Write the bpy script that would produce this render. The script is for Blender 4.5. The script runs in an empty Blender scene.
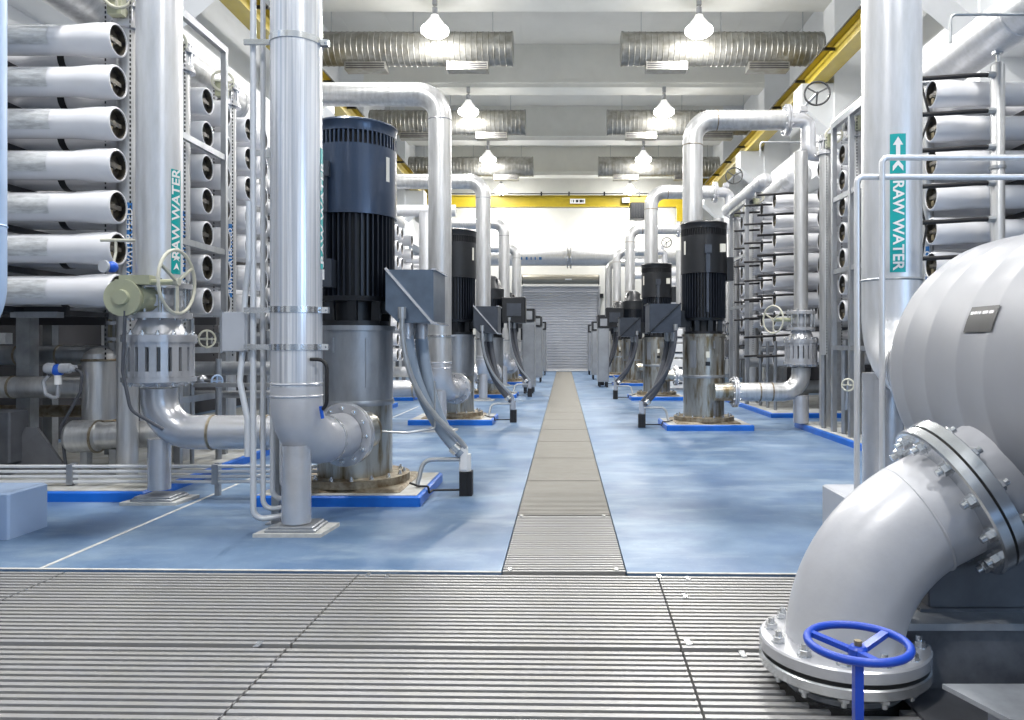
import bpy, math, random
from mathutils import Vector, Matrix
R = random.Random(7)
PI = math.pi
COL = bpy.context.scene.collection
scene = bpy.context.scene

# ------------------------------------------------------------------ materials
MATS = {}
def mat(name, col, rough=.5, metal=0.0, var=0.0, vscale=4, vcol=None, stretch=(1,1,1), bump=0.0, bscale=40, emit=None, spec=.5, coat=0, thr=(.35,.7)):
    m = bpy.data.materials.new(name); m.use_nodes = True
    nt = m.node_tree; b = nt.nodes['Principled BSDF']
    b.inputs['Base Color'].default_value = (*col, 1)
    b.inputs['Roughness'].default_value = rough
    b.inputs['Metallic'].default_value = metal
    b.inputs['Specular IOR Level'].default_value = spec
    b.inputs['Coat Weight'].default_value = coat
    if var or bump:
        tc = nt.nodes.new('ShaderNodeNewGeometry'); mp = nt.nodes.new('ShaderNodeMapping')
        mp.inputs['Scale'].default_value = stretch
        nt.links.new(tc.outputs['Position'], mp.inputs['Vector'])
    if var:
        n = nt.nodes.new('ShaderNodeTexNoise'); n.inputs['Scale'].default_value = vscale
        n.inputs['Detail'].default_value = 6; n.inputs['Roughness'].default_value = .6
        nt.links.new(mp.outputs[0], n.inputs['Vector'])
        r = nt.nodes.new('ShaderNodeMapRange'); r.inputs[1].default_value = thr[0]; r.inputs[2].default_value = thr[1]
        nt.links.new(n.outputs['Fac'], r.inputs[0])
        mx = nt.nodes.new('ShaderNodeMix'); mx.data_type = 'RGBA'
        c2 = vcol or tuple(c*(1-var) for c in col)
        mx.inputs[6].default_value = (*col, 1); mx.inputs[7].default_value = (*c2, 1)
        nt.links.new(r.outputs[0], mx.inputs[0]); nt.links.new(mx.outputs[2], b.inputs['Base Color'])
    if bump:
        n2 = nt.nodes.new('ShaderNodeTexNoise'); n2.inputs['Scale'].default_value = bscale
        nt.links.new(mp.outputs[0], n2.inputs['Vector'])
        bm = nt.nodes.new('ShaderNodeBump'); bm.inputs['Strength'].default_value = bump; bm.inputs['Distance'].default_value = .01
        nt.links.new(n2.outputs['Fac'], bm.inputs['Height']); nt.links.new(bm.outputs[0], b.inputs['Normal'])
    if emit:
        b.inputs['Emission Color'].default_value = (*emit[0], 1); b.inputs['Emission Strength'].default_value = emit[1]
    MATS[name] = m
    return m
M = MATS
mat('pipe', (.62,.625,.63), .34, .7, .3, 3, stretch=(6,6,.6), bump=.05, bscale=60)
mat('pipe_white', (.68,.69,.72), .34, .4, .2, 4, (.58,.59,.60), (5,5,.8), bump=.04)
mat('cast', (.60,.61,.64), .26, .6, .12, 7, bump=.06, bscale=90)
mat('bright_steel', (.74,.76,.78), .22, .9, .2, 9)
mat('steel', (.42,.44,.47), .38, .75, .3, 8, stretch=(1,1,.3))
mat('strut', (.40,.41,.42), .42, .7, .35, 7)
mat('barrel', (.47,.47,.44), .30, .85, .5, 5, (.20,.15,.08), (2.5,2.5,.45), thr=(.45,.66))
mat('rust', (.34,.31,.24), .55, .5, .5, 14, (.14,.09,.045))
mat('vessel', (.71,.715,.745), .26, 0, .04, 2, coat=.3)
mat('foil', (.46,.47,.48), .3, .3, .5, 9, (.75,.77,.78), (1,4,4))
mat('cap_dark', (.045,.045,.05), .35, .4, .4, 20, (.16,.14,.10))
mat('brass', (.25,.21,.13), .4, .6)
mat('navy', (.038,.060,.105), .30, .35, .15, 5, coat=.3)
mat('clad', (.82,.83,.86), .26, .5, .28, 3, (.50,.53,.58), (18,18,.12), bump=.15, bscale=4, thr=(.4,.62))
mat('black', (.014,.016,.02), .38, .1, .3, 8)
mat('fin', (.018,.023,.034), .36, .3)
mat('rubber', (.010,.010,.012), .6)
mat('box_blue', (.13,.17,.23), .34, .55, .25, 6)
mat('box_dark', (.065,.075,.095), .35, .4, .2, 6)
mat('hose_grey', (.27,.33,.41), .42, .1)
mat('hose_dark', (.085,.09,.105), .45, .1)
mat('conduit', (.50,.52,.54), .35, .7, .2, 10)
mat('pad_blue', (.004,.13,.58), .4, 0, .2, 5)
mat('pad_top', (.50,.52,.53), .6, 0, .3, 6, (.32,.31,.27))
mat('grout', (.58,.58,.56), .8, 0, .3, 12)
mat('valve_cream', (.42,.43,.30), .45, 0, .1, 10)
mat('wheel_cream', (.55,.54,.45), .45)
mat('wheel_blue', (.003,.05,.42), .42, 0, coat=.1)
mat('blue_small', (.01,.10,.55), .4)
mat('teal', (.0,.36,.36), .4)
mat('label_blue', (.02,.16,.45), .4)
mat('white', (.82,.82,.82), .5)
mat('paper', (.72,.70,.62), .5)
mat('yellow_tag', (.75,.6,.03), .5)
mat('yellow', (.42,.315,.008), .42, .0, .15, 4, coat=.2)
mat('wall', (.74,.76,.78), .8, 0, .06, 1.2)
mat('backwall', (.74,.74,.70), .8, 0, .08, 1.5)
mat('ceil', (.66,.66,.63), .85, 0, .08, 1.0)
mat('beam', (.74,.74,.70), .8, 0, .08, 1.5)
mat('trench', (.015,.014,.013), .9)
mat('door', (.44,.46,.51), .45, .3)
mat('drum', (.34,.32,.27), .4, .6)
mat('plate', (.24,.25,.28), .3, .5, .35, 9)
mat('tank', (.32,.33,.36), .42, 0, .06, 3, bump=.03, bscale=12)
mat('plinth_grey', (.13,.135,.15), .55, 0, .35, 5)
mat('plinth_dark', (.055,.057,.065), .45, 0, .6, 4, (.17,.175,.19))
mat('ledge', (.33,.35,.38), .5, .1, .3, 8)
mat('block_blue_lit', (.36,.47,.66), .55, 0, .06, 3)  # blue cast of the outside light put into the block colour
mat('block_white', (.42,.44,.48), .6, 0, .08, 3)
mat('pipe_blue', (.42,.56,.78), .4, .1, .1, 4)  # pale blue; on the left pipe it carries the outside light's cast
mat('galv', (.36,.36,.34), .42, .75, .45, 5, (.22,.21,.18))
mat('cabinet', (.36,.38,.41), .35, .5, .2, 4)
mat('grate', (.34,.34,.35), .42, .35, .25, 5, (.34,.335,.32), (1,3,1))
mat('grate_far', (.30,.29,.265), .55, .25, .25, 4, (.26,.25,.225), (1,3,1))
mat('lamp_shade', (.8,.8,.78), .4, .1, emit=((1,.98,.94), 1.6))
mat('lamp_glow', (1,1,1), .5, emit=((1,.98,.94), 30))
mat('matte', (.52,.53,.56), .36, .2, .15, 3, (.42,.43,.47), bump=.04, bscale=50)
mat('conduit_white', (.62,.64,.67), .4, .25)
mat('rack_shade', (.035,.035,.04), .7, 0, .2, 3)  # near-black wall colour standing in for the shade under the racks
mat('gasket', (.01,.01,.01), .7)
mat('dark_strut', (.06,.06,.065), .5, .5)  # near-black steel for shelf beams and louvre bars
mat('stack_white', (.78,.80,.82), .5)

# blue epoxy floor: mottled, scuffed, glossy
def floor_mat():
    m = bpy.data.materials.new('floor_epoxy'); m.use_nodes = True; nt = m.node_tree; b = nt.nodes['Principled BSDF']
    g = nt.nodes.new('ShaderNodeNewGeometry')
    def noise(sc, det, st, lo, hi, c1, c2, prev=None):
        mp = nt.nodes.new('ShaderNodeMapping'); mp.inputs['Scale'].default_value = st; nt.links.new(g.outputs['Position'], mp.inputs[0])
        n = nt.nodes.new('ShaderNodeTexNoise'); n.inputs['Scale'].default_value = sc; n.inputs['Detail'].default_value = det
        n.inputs['Roughness'].default_value = .62
        nt.links.new(mp.outputs[0], n.inputs['Vector'])
        r = nt.nodes.new('ShaderNodeMapRange'); r.inputs[1].default_value = lo; r.inputs[2].default_value = hi; nt.links.new(n.outputs['Fac'], r.inputs[0])
        mx = nt.nodes.new('ShaderNodeMix'); mx.data_type = 'RGBA'
        if prev: nt.links.new(prev, mx.inputs[6])
        else: mx.inputs[6].default_value = (*c1, 1)
        mx.inputs[7].default_value = (*c2, 1); nt.links.new(r.outputs[0], mx.inputs[0])
        return mx.outputs[2], n
    o, _ = noise(1.1, 6, (1,1,1), .35, .66, (.072,.135,.245), (.16,.245,.365))
    o, _ = noise(2.3, 8, (.5,1.3,1), .50, .85, None, (.30,.38,.46), o)
    o, _ = noise(2.1, 7, (.8,1,1), .48, .78, None, (.055,.115,.24), o)
    o, n = noise(45, 4, (1,1,1), .62, .95, None, (.36,.46,.60), o)
    nt.links.new(o, b.inputs['Base Color'])
    n2 = nt.nodes.new('ShaderNodeTexNoise'); n2.inputs['Scale'].default_value = 1.4; nt.links.new(g.outputs['Position'], n2.inputs['Vector'])
    r = nt.nodes.new('ShaderNodeMapRange'); r.inputs[1].default_value=.3; r.inputs[2].default_value=.7; r.inputs[3].default_value=.30; r.inputs[4].default_value=.50
    nt.links.new(n2.outputs['Fac'], r.inputs[0]); nt.links.new(r.outputs[0], b.inputs['Roughness'])
    bm = nt.nodes.new('ShaderNodeBump'); bm.inputs['Strength'].default_value=.10; bm.inputs['Distance'].default_value=.004
    nt.links.new(n.outputs['Fac'], bm.inputs['Height']); nt.links.new(bm.outputs[0], b.inputs['Normal'])
    M['floor'] = m
floor_mat()

# ------------------------------------------------------------------ mesh builder
def basis(d):
    d = Vector(d).normalized()
    u = Vector((0,0,1)) if abs(d.z) < .9 else Vector((1,0,0))
    a = d.cross(u).normalized(); b = a.cross(d).normalized()
    return d, a, b
ROOTLOC = {}
class MB:
    def __init__(s): s.v = []; s.f = []
    def add(s, vs, fs):
        n = len(s.v); s.v += [Vector(p) for p in vs]; s.f += [tuple(i+n for i in f) for f in fs]; return s
    def box(s, x0, x1, y0, y1, z0, z1, rz=0, c=None):
        vs = [Vector((x,y,z)) for x in (x0,x1) for y in (y0,y1) for z in (z0,z1)]
        if rz:
            c = Vector(c or ((x0+x1)/2,(y0+y1)/2,0)); m = Matrix.Rotation(rz,3,'Z'); vs = [m@(p-c)+c for p in vs]
        return s.add(vs, [(0,1,3,2),(4,6,7,5),(0,4,5,1),(2,3,7,6),(0,2,6,4),(1,5,7,3)])
    def bbox(s, x0, x1, y0, y1, z0, z1, b=.01):   # box with chamfered vertical + top edges
        rings = []
        for z, k in ((z0,0),(z1-b,0),(z1,b)):
            q = b+k*.999
            rings.append([(x0+k,y0+q,z),(x0+q,y0+k,z),(x1-q,y0+k,z),(x1-k,y0+q,z),(x1-k,y1-q,z),(x1-q,y1-k,z),(x0+q,y1-k,z),(x0+k,y1-q,z)])
        vs = [p for r in rings for p in r]; fs = []
        for i in range(2):
            for j in range(8): fs.append((i*8+j, i*8+(j+1)%8, (i+1)*8+(j+1)%8, (i+1)*8+j))
        fs.append(tuple(range(7,-1,-1))); fs.append(tuple(range(16,24)))
        return s.add(vs, fs)
    def prism(s, poly, z0, z1):
        n = len(poly)
        return s.add([(x,y,z0) for x,y in poly]+[(x,y,z1) for x,y in poly],
            [tuple(range(n-1,-1,-1)), tuple(range(n,2*n))]+[(i,(i+1)%n,(i+1)%n+n,i+n) for i in range(n)])
    def prism_y(s, poly, y0, y1):   # poly in xz
        n = len(poly)
        return s.add([(x,y0,z) for x,z in poly]+[(x,y1,z) for x,z in poly],
            [tuple(range(n)), tuple(range(2*n-1,n-1,-1))]+[(i,i+n,(i+1)%n+n,(i+1)%n) for i in range(n)])
    def lathe(s, p, d, prof, n=24, cap0=True, cap1=True):   # prof [(t, r)]
        d, a, b = basis(d); p = Vector(p); vs = []; fs = []
        for t, r in prof:
            for k in range(n):
                w = 2*PI*k/n; vs.append(p+d*t+(a*math.cos(w)+b*math.sin(w))*r)
        for i in range(len(prof)-1):
            for k in range(n): fs.append((i*n+k, i*n+(k+1)%n, (i+1)*n+(k+1)%n, (i+1)*n+k))
        if cap0: fs.append(tuple(range(n-1,-1,-1)))
        if cap1: fs.append(tuple((len(prof)-1)*n+k for k in range(n)))
        return s.add(vs, fs)
    def cyl(s, p0, p1, r, n=16, r2=None):
        p0 = Vector(p0); p1 = Vector(p1); L = (p1-p0).length
        return s.lathe(p0, p1-p0, [(0,r),(L, r if r2 is None else r2)], n)
    def bar(s, p0, p1, w, h=None):   # square section
        h = h or w; p0 = Vector(p0); p1 = Vector(p1); d, a, b = basis(p1-p0)
        vs = [p+a*i*w/2+b*j*h/2 for p in (p0,p1) for i,j in ((-1,-1),(1,-1),(1,1),(-1,1))]
        return s.add(vs, [(3,2,1,0),(4,5,6,7)]+[(i,(i+1)%4,(i+1)%4+4,i+4) for i in range(4)])
    def tube(s, pts, r, n=16, cap=True):
        pts = [Vector(p) for p in pts]; N = len(pts)
        tan = [(pts[min(i+1,N-1)]-pts[max(i-1,0)]).normalized() for i in range(N)]
        _, a, b = basis(tan[0]); vs = []; fs = []
        for i in range(N):
            if i:
                q = tan[i-1].rotation_difference(tan[i]); a = q@a; b = q@b
            rr = r[i] if isinstance(r, (list,tuple)) else r
            for k in range(n):
                w = 2*PI*k/n; vs.append(pts[i]+(a*math.cos(w)+b*math.sin(w))*rr)
        for i in range(N-1):
            for k in range(n): fs.append((i*n+k, i*n+(k+1)%n, (i+1)*n+(k+1)%n, (i+1)*n+k))
        if cap: fs += [tuple(range(n-1,-1,-1)), tuple((N-1)*n+k for k in range(n))]
        return s.add(vs, fs)
    def torus(s, c, d, Rr, r, n=32, m=10, a0=0, a1=2*PI):
        d, a, b = basis(d); c = Vector(c); vs = []; fs = []; full = abs(a1-a0-2*PI) < 1e-6
        for i in range(n if full else n+1):
            w = a0+(a1-a0)*i/n; e = a*math.cos(w)+b*math.sin(w)
            for j in range(m):
                q = 2*PI*j/m; vs.append(c+e*(Rr+r*math.cos(q))+d*r*math.sin(q))
        T = n if full else n+1
        for i in range(n):
            for j in range(m): fs.append((i*m+j, ((i+1)%T)*m+j, ((i+1)%T)*m+(j+1)%m, i*m+(j+1)%m))
        return s.add(vs, fs)
    def ball(s, c, r, n=20, sz=1.0):
        prof = [(-r*math.cos(PI*i/12)*sz, max(r*math.sin(PI*i/12), .0005)) for i in range(13)]
        return s.lathe(c, (0,0,1), prof, n)
    def build(s, name, m, parent=None, base=None, smooth=True, ang=35):
        top = parent
        while top is not None and top.parent is not None: top = top.parent
        if parent is not None: o = ROOTLOC.get(top.name, Vector(top.location))
        elif base is not None: o = Vector(base)
        else:
            xs = [p.x for p in s.v]; ys = [p.y for p in s.v]; zs = [p.z for p in s.v]
            o = Vector(((min(xs)+max(xs))/2, (min(ys)+max(ys))/2, min(zs)))
        me = bpy.data.meshes.new(name); me.from_pydata([tuple(p-o) for p in s.v], [], s.f)
        me.validate(); me.update()
        import bmesh
        bm = bmesh.new(); bm.from_mesh(me); bmesh.ops.recalc_face_normals(bm, faces=bm.faces); bm.to_mesh(me); bm.free()
        me.materials.append(M[m] if isinstance(m, str) else m)
        if smooth:
            me.shade_smooth(); me.set_sharp_from_angle(angle=math.radians(ang))
        ob = bpy.data.objects.new(name, me); COL.objects.link(ob)
        if parent is not None: ob.parent = parent
        else: ob.location = o
        if parent is None: ROOTLOC[ob.name] = Vector(o)
        return ob
def thing(name, label, cat, loc, group=None):
    o = bpy.data.objects.new(name, None); COL.objects.link(o); o.location = loc; o.empty_display_size = .1
    ROOTLOC[o.name] = Vector(loc); o['label'] = label; o['category'] = cat
    if group: o['group'] = group
    return o
def tag(o, label, cat, group=None, kind=None):
    o['label'] = label; o['category'] = cat
    if group: o['group'] = group
    if kind: o['kind'] = kind
    return o
def struct(o): o['kind'] = 'structure'; return o
def copy_tree(o, loc, label, rz=None, group=None):
    r = o.copy(); COL.objects.link(r); r.location = loc; r['label'] = label; ROOTLOC[r.name] = Vector(loc)
    if rz is not None: r.rotation_euler = (0,0,rz)
    if group: r['group'] = group
    def rec(src, dst):
        for ch in [c for c in src.children]:
            c = ch.copy(); COL.objects.link(c); c.parent = dst; rec(ch, c)
    rec(o, r); return r
def fillet(pts, rad, seg=8):
    pts = [Vector(p) for p in pts]; out = [pts[0]]
    rads = rad if isinstance(rad, (list,tuple)) else [rad]*(len(pts)-2)
    for i in range(1, len(pts)-1):
        a = (pts[i-1]-pts[i]).normalized(); b = (pts[i+1]-pts[i]).normalized(); ang = a.angle(b)
        if ang > PI-.01 or rads[i-1] <= 0: out.append(pts[i]); continue
        r = rads[i-1]; t = r/math.tan(ang/2); c = pts[i]+(a+b).normalized()*(r/math.sin(ang/2))
        p0 = pts[i]+a*t; p1 = pts[i]+b*t; v0 = p0-c; v1 = p1-c; tot = v0.angle(v1); ax = v0.cross(v1).normalized()
        for k in range(seg+1): out.append(c+Matrix.Rotation(tot*k/seg,3,ax)@v0)
    out.append(pts[-1]); return out
# hex bolt, shared mesh
def _boltmesh():
    b = MB(); b.lathe((0,0,0),(0,0,1),[(0,1.2),(.12,1.2)],16); b.lathe((0,0,.12),(0,0,1),[(0,1.0),(.85,1.0),(.95,.88)],6); b.cyl((0,0,1.0),(0,0,1.9),.55,12)
    o = b.build('bolt','bright_steel', base=(0,0,0)); me = o.data; bpy.data.objects.remove(o); return me
BOLT = _boltmesh()
def bolt(parent, p, d, r, name='bolt'):
    top = parent
    while top.parent is not None: top = top.parent
    o = bpy.data.objects.new(name, BOLT); COL.objects.link(o); o.parent = parent
    o.location = Vector(p)-ROOTLOC[top.name]; o.scale = (r,r,r)
    o.rotation_euler = Vector((0,0,1)).rotation_difference(Vector(d).normalized()).to_euler(); return o
def bolt_ring(parent, c, d, Rr, n, r, ph=0):
    dd, a, b = basis(d)
    for k in range(n):
        w = 2*PI*(k+ph)/n; bolt(parent, Vector(c)+(a*math.cos(w)+b*math.sin(w))*Rr, d, r)
def bolts_in(mb, c, d, Rr, n, r, h, ph=0):
    dd, a, b = basis(d)
    for k in range(n):
        w = 2*PI*(k+ph)/n; p = Vector(c)+(a*math.cos(w)+b*math.sin(w))*Rr; mb.lathe(p, d, [(0,r),(h,r),(h,r*.5),(h*1.6,r*.5)], 6)
# text -> flat triangles
def text_tris(txt, size):
    cu = bpy.data.curves.new('t','FONT'); cu.body = txt; cu.size = size; cu.align_x = 'CENTER'; cu.align_y = 'CENTER'; cu.resolution_u = 3
    cu.offset = size*.022
    ob = bpy.data.objects.new('t', cu); COL.objects.link(ob); bpy.context.view_layer.update()
    me = bpy.data.meshes.new_from_object(ob.evaluated_get(bpy.context.evaluated_depsgraph_get()))
    vs = [(v.co.x, v.co.y) for v in me.vertices]; fs = [tuple(p.vertices) for p in me.polygons]
    import bmesh
    bm = bmesh.new(); bm.from_mesh(me); bmesh.ops.triangulate(bm, faces=bm.faces)
    for _ in range(2):
        bmesh.ops.subdivide_edges(bm, edges=[e for e in bm.edges if e.calc_length() > size*.18], cuts=1, use_grid_fill=True); bmesh.ops.triangulate(bm, faces=bm.faces)
    vs = [(v.co.x, v.co.y) for v in bm.verts]; bm.verts.index_update(); fs = [tuple(v.index for v in f.verts) for f in bm.faces]; bm.free()
    bpy.data.objects.remove(ob); bpy.data.curves.remove(cu); bpy.data.meshes.remove(me)
    return vs, fs
def cyl_text(parent, txt, size, cx, cy, r, ang, zc, down, m='white', name='lettering', sx=1.0):
    # text running along z on a vertical pipe. ang: 0 faces the camera (-y), + towards +x
    vs, fs = text_tris(txt, size); mb = MB(); out = []
    for x, y in vs:
        x *= sx
        if down: off, z = y, zc-x
        else: off, z = -y, zc+x
        a = ang+off/r; out.append((cx+r*math.sin(a), cy-r*math.cos(a), z))
    mb.add(out, fs); return mb.build(name, m, parent, smooth=False)
def cyl_patch(parent, cx, cy, r, a0, a1, z0, z1, m, name, th=.002):
    mb = MB(); n = 8; vs = []
    for i in range(n+1):
        a = a0+(a1-a0)*i/n
        for rr in (r, r+th):
            for z in (z0, z1): vs.append((cx+rr*math.sin(a), cy-rr*math.cos(a), z))
    fs = []
    for i in range(n):
        o = i*4; fs += [(o+2,o+3,o+7,o+6),(o+1,o,o+4,o+5),(o+3,o+1,o+5,o+7),(o,o+2,o+6,o+4)]
    fs += [(0,1,3,2),(n*4,n*4+2,n*4+3,n*4+1)]
    mb.add(vs, fs); return mb.build(name, m, parent)
def flat_text(parent, txt, size, c, ux, uy, m='white', name='lettering', base=None):
    vs, fs = text_tris(txt, size); c = Vector(c); ux = Vector(ux); uy = Vector(uy)
    return MB().add([c+ux*x+uy*y for x,y in vs], fs).build(name, m, parent, base=base, smooth=False)

# ------------------------------------------------------------------ the building
YB = 35.1
def front_edge(x): return 4.09-.0226*x
tr = math.atan(.0226)
WX = 6.7
struct(MB().prism([(-WX,front_edge(-WX)),(-.345,front_edge(-.345)),(-.345,YB),(-WX,YB)], -.25, 0).build('floor','floor',base=(-3,20,0)))
struct(MB().prism([(.345,front_edge(.345)),(WX,front_edge(WX)),(WX,YB),(.345,YB)], -.25, 0).build('floor','floor',base=(3,20,0)))
struct(MB().prism([(-WX,-6),(WX,-6),(WX,.1),(-WX,.1)], -.25, 0).build('floor','floor',base=(0,-3,0)))
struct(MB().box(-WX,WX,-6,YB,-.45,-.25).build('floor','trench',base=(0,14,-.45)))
struct(MB().box(-WX-.2,-WX,-6,YB+.2,-.45,10.3).build('wall_left','wall'))
struct(MB().box(WX,WX+.2,-6,YB+.2,-.45,10.3).build('wall_right','wall'))
fw = MB(); fw.box(-WX,-3.2,-6.2,-6,-.45,10.3); fw.box(3.6,WX,-6.2,-6,-.45,10.3); fw.box(-3.2,3.6,-6.2,-6,6.5,10.3); struct(fw.build('wall_front_unseen','wall'))  # unseen wall with an opening, added to hold back outside light
wb = MB(); DX0, DX1, DZ = -1.95, 1.62, 3.95
wb.box(-WX,DX0,YB,YB+.2,-.3,10.3); wb.box(DX1,WX,YB,YB+.2,-.3,10.3); wb.box(DX0,DX1,YB,YB+.2,DZ,10.3)
struct(wb.build('wall_back','backwall'))
cl = MB(); cl.box(-WX,WX,-6,YB,10.15,10.3)
for i in range(-5,6): cl.box(i*1.22-.012,i*1.22+.012,-6,YB,10.14,10.155)
struct(cl.build('ceiling','ceil'))
n_trim = [0]
def trim(mb, m, base=None):
    n_trim[0] += 1; return struct(mb.build('trim_%d'%n_trim[0], m, base=base))
BAYS = [16.5+5.77*k for k in range(-3,4)]
for k, yb in enumerate(BAYS):
    b = MB(); b.box(-5.95,5.95,yb,yb+.7,8.87,10.15); b.box(-5.95,5.95,yb-.05,yb+.75,8.99,9.08); trim(b,'beam')
    for s in (-1,1):
        x0, x1 = sorted((s*5.95, s*WX)); b = MB(); b.box(x0,x1,yb,yb+.7,0,10.15)
        b.prism_y([(s*5.95,5.9),(s*5.25,6.5),(s*5.25,7.0),(s*5.95,7.0)], yb+.05, yb+.65); trim(b,'wall')
for s in (-1,1):
    x0, x1 = sorted((s*6.15, s*WX)); b = MB()
    b.box(x0,x1,-6,YB,5.35,6.35); b.box(*sorted((s*6.45,s*WX)),-6,YB,8.1,8.5); trim(b,'wall')
for s in (-1,1): trim(MB().box(*sorted((s*6.62,s*WX)),-6,YB,0,4.1),'rack_shade')  # lower-wall strips added to paint the shade behind the racks
# expansion joint in the blue floor
trim(MB().box(-2.925,-2.90,front_edge(-2.9),15,0,.003),'grout')
# light edging strip where floor meets the grating
trim(MB().prism([(-WX,front_edge(-WX)),(-.345,front_edge(-.345)),(-.345,front_edge(-.345)+.02),(-WX,front_edge(-WX)+.02)],0,.004),'grout')
trim(MB().prism([(.345,front_edge(.345)),(WX,front_edge(WX)),(WX,front_edge(WX)+.02),(.345,front_edge(.345)+.02)],0,.004),'grout')
# roller door
b = MB(); z = .03
vs = []; N = 0
prof = []
while z < DZ:
    prof += [(0,z),(-.035,z+.02),(-.035,z+.075),(0,z+.095)]; z += .125
n = len(prof); vs = [(DX0,YB+.08+p[0],p[1]) for p in prof]+[(DX1,YB+.08+p[0],p[1]) for p in prof]
b.add(vs, [(i,i+1,n+i+1,n+i) for i in range(n-1)]); b.box(DX0,DX1,YB+.10,YB+.13,.03,DZ)
dr = struct(b.build('door_1','door',base=(-.16,YB,0),smooth=False))
MB().box(DX0,DX1,YB-.01,YB+.1,.0,.05).build('bottom_rail','white',dr)
for x in (DX0-.08, DX1): MB().box(x,x+.08,YB-.08,YB+.0,0,DZ).build('guide_rail','steel',dr)
for x in (DX0,DX1-.02): MB().lathe((x,YB-.4,4.22),(1,0,0),[(0,.24),(.03,.24)],20).build('bracket','black',dr)
MB().cyl((DX0,YB-.35,4.25),(DX1,YB-.35,4.25),.22,20).build('roller_drum','drum',dr)
MB().box(.05,.35,YB-.58,YB-.57,4.2,4.26).build('nameplate','white',dr)
MB().box(DX1+.05,DX1+.22,YB-.12,YB-.02,3.4,3.6).build('chain_box','black',dr)

# ------------------------------------------------------------------ gratings
PIP = (1.026, 2.76)  # foreground pipe passes here
def grating(name_label, x0, x1, y0, y1, m, piv, ang, group=None, dead=None):
    b = MB(); pitch = .0455; n = int((y1-y0)/pitch); pitch = (y1-y0-.012)/n
    for i in range(n):
        ya = y0+.008+i*pitch; yb_ = ya+pitch*.54; xr = x1-.0; segs = [(x0, xr)]
        if dead:
            cx, cy, rr = dead
            dy = min(abs((ya+yb_)/2-cy), 9)
            if dy < rr:
                h = math.sqrt(rr*rr-dy*dy); segs = [(x0, min(xr, cx-h)), (max(x0+.005, cx+h), xr)]
        for a, c in segs:
            if c-a > .02: b.box(a, c, ya, yb_, -.032, 0)
    k = int((x1-x0)/.2)
    for j in range(k+1):
        x = x0+.03+(x1-x0-.06)*j/k
        if dead and abs(x-dead[0]) < dead[2]:
            b.box(x-.005,x+.005,y0+.01,dead[1]-dead[2],-.05,-.012) if dead[1]-dead[2] > y0+.01 else None
            b.box(x-.005,x+.005,dead[1]+dead[2],y1-.01,-.05,-.012) if dead[1]+dead[2] < y1-.01 else None
        else: b.box(x-.005,x+.005,y0+.01,y1-.01,-.05,-.012)
    b.box(x1-.004,x1-.0,y0+.01,y1-.01,-.035,-.006)
    mt = Matrix.Rotation(ang,3,'Z'); pv = Vector((*piv,0)); b.v = [mt@(p-pv)+pv for p in b.v]
    o = b.build('floor_grating', m, smooth=False); tag(o, name_label, 'floor grating', group); return o
rows = [(3.09,4.075,'far row'),(2.09,3.08,'middle row'),(1.09,2.08,'near row')]
cols = [(-6.0,-4.35,'fourth panel left of the aisle'),(-4.34,-2.74,'outer left panel'),(-2.73,-1.12,'left panel'),(-1.11,.50,'centre panel'),(.51,2.11,'right panel'),(2.12,3.72,'outer right panel'),(3.73,5.3,'far right panel')]
for y0,y1,rn in rows:
    for x0,x1,cn in cols:
        if rn == 'near row' and abs(x0+x1)/2 > 2: continue
        if rn == 'middle row' and abs(x0+x1)/2 > 3.8: continue
        dead = (1.06, 2.79, .245) if cn == 'right panel' and rn == 'middle row' else None
        grating('%s, %s of the wide slotted grating in the foreground'%(cn, rn), x0, x1, y0, y1, 'grate', (0,4.09), -tr, 'foreground grating panels', dead)
ordn = ['first','second','third','fourth','fifth','sixth','seventh','eighth','ninth','tenth','eleventh','twelfth','thirteenth','fourteenth','fifteenth','sixteenth','seventeenth','eighteenth','nineteenth','twentieth','twenty-first','twenty-second','twenty-third']
y = 4.115; k = 0
while y < YB-1.2:
    grating('%s narrow slotted grating panel of the central aisle from the front'%ordn[k], -.337, .337, y, y+1.36, 'grate' if k == 0 else 'grate_far', (0,4.09), 0, 'aisle grating panels')
    k += 1; y += 1.375
for i,(x,yy) in enumerate([(-.30,4.16),(.29,4.16),(.29,5.45),(-.31,5.45),(.66,4.0),(.51,4.03),(-.95,4.04),(.60,3.72),(.52,3.14),(.72,3.02),(-1.27,3.12),(-1.06,4.06)]):
    o = MB().box(x-.012,x+.012,yy-.03,yy+.03,0,.004).build('grating_clip','bright_steel')
    desc = ['left of front aisle panel','right of front aisle panel','at right rear corner of front aisle panel','at left rear corner of front aisle panel','right of the aisle mouth, outer of two','right of the aisle mouth, inner of two','left of the aisle mouth','on the far right panel below the aisle mouth','at the joint of far and middle rows','on the middle row right of the joint','at the left joint of far and middle rows','at the blue floor edge by the left seam'][i]
    tag(o, 'small shiny grating clip '+desc, 'clip', 'grating clips')

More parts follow.
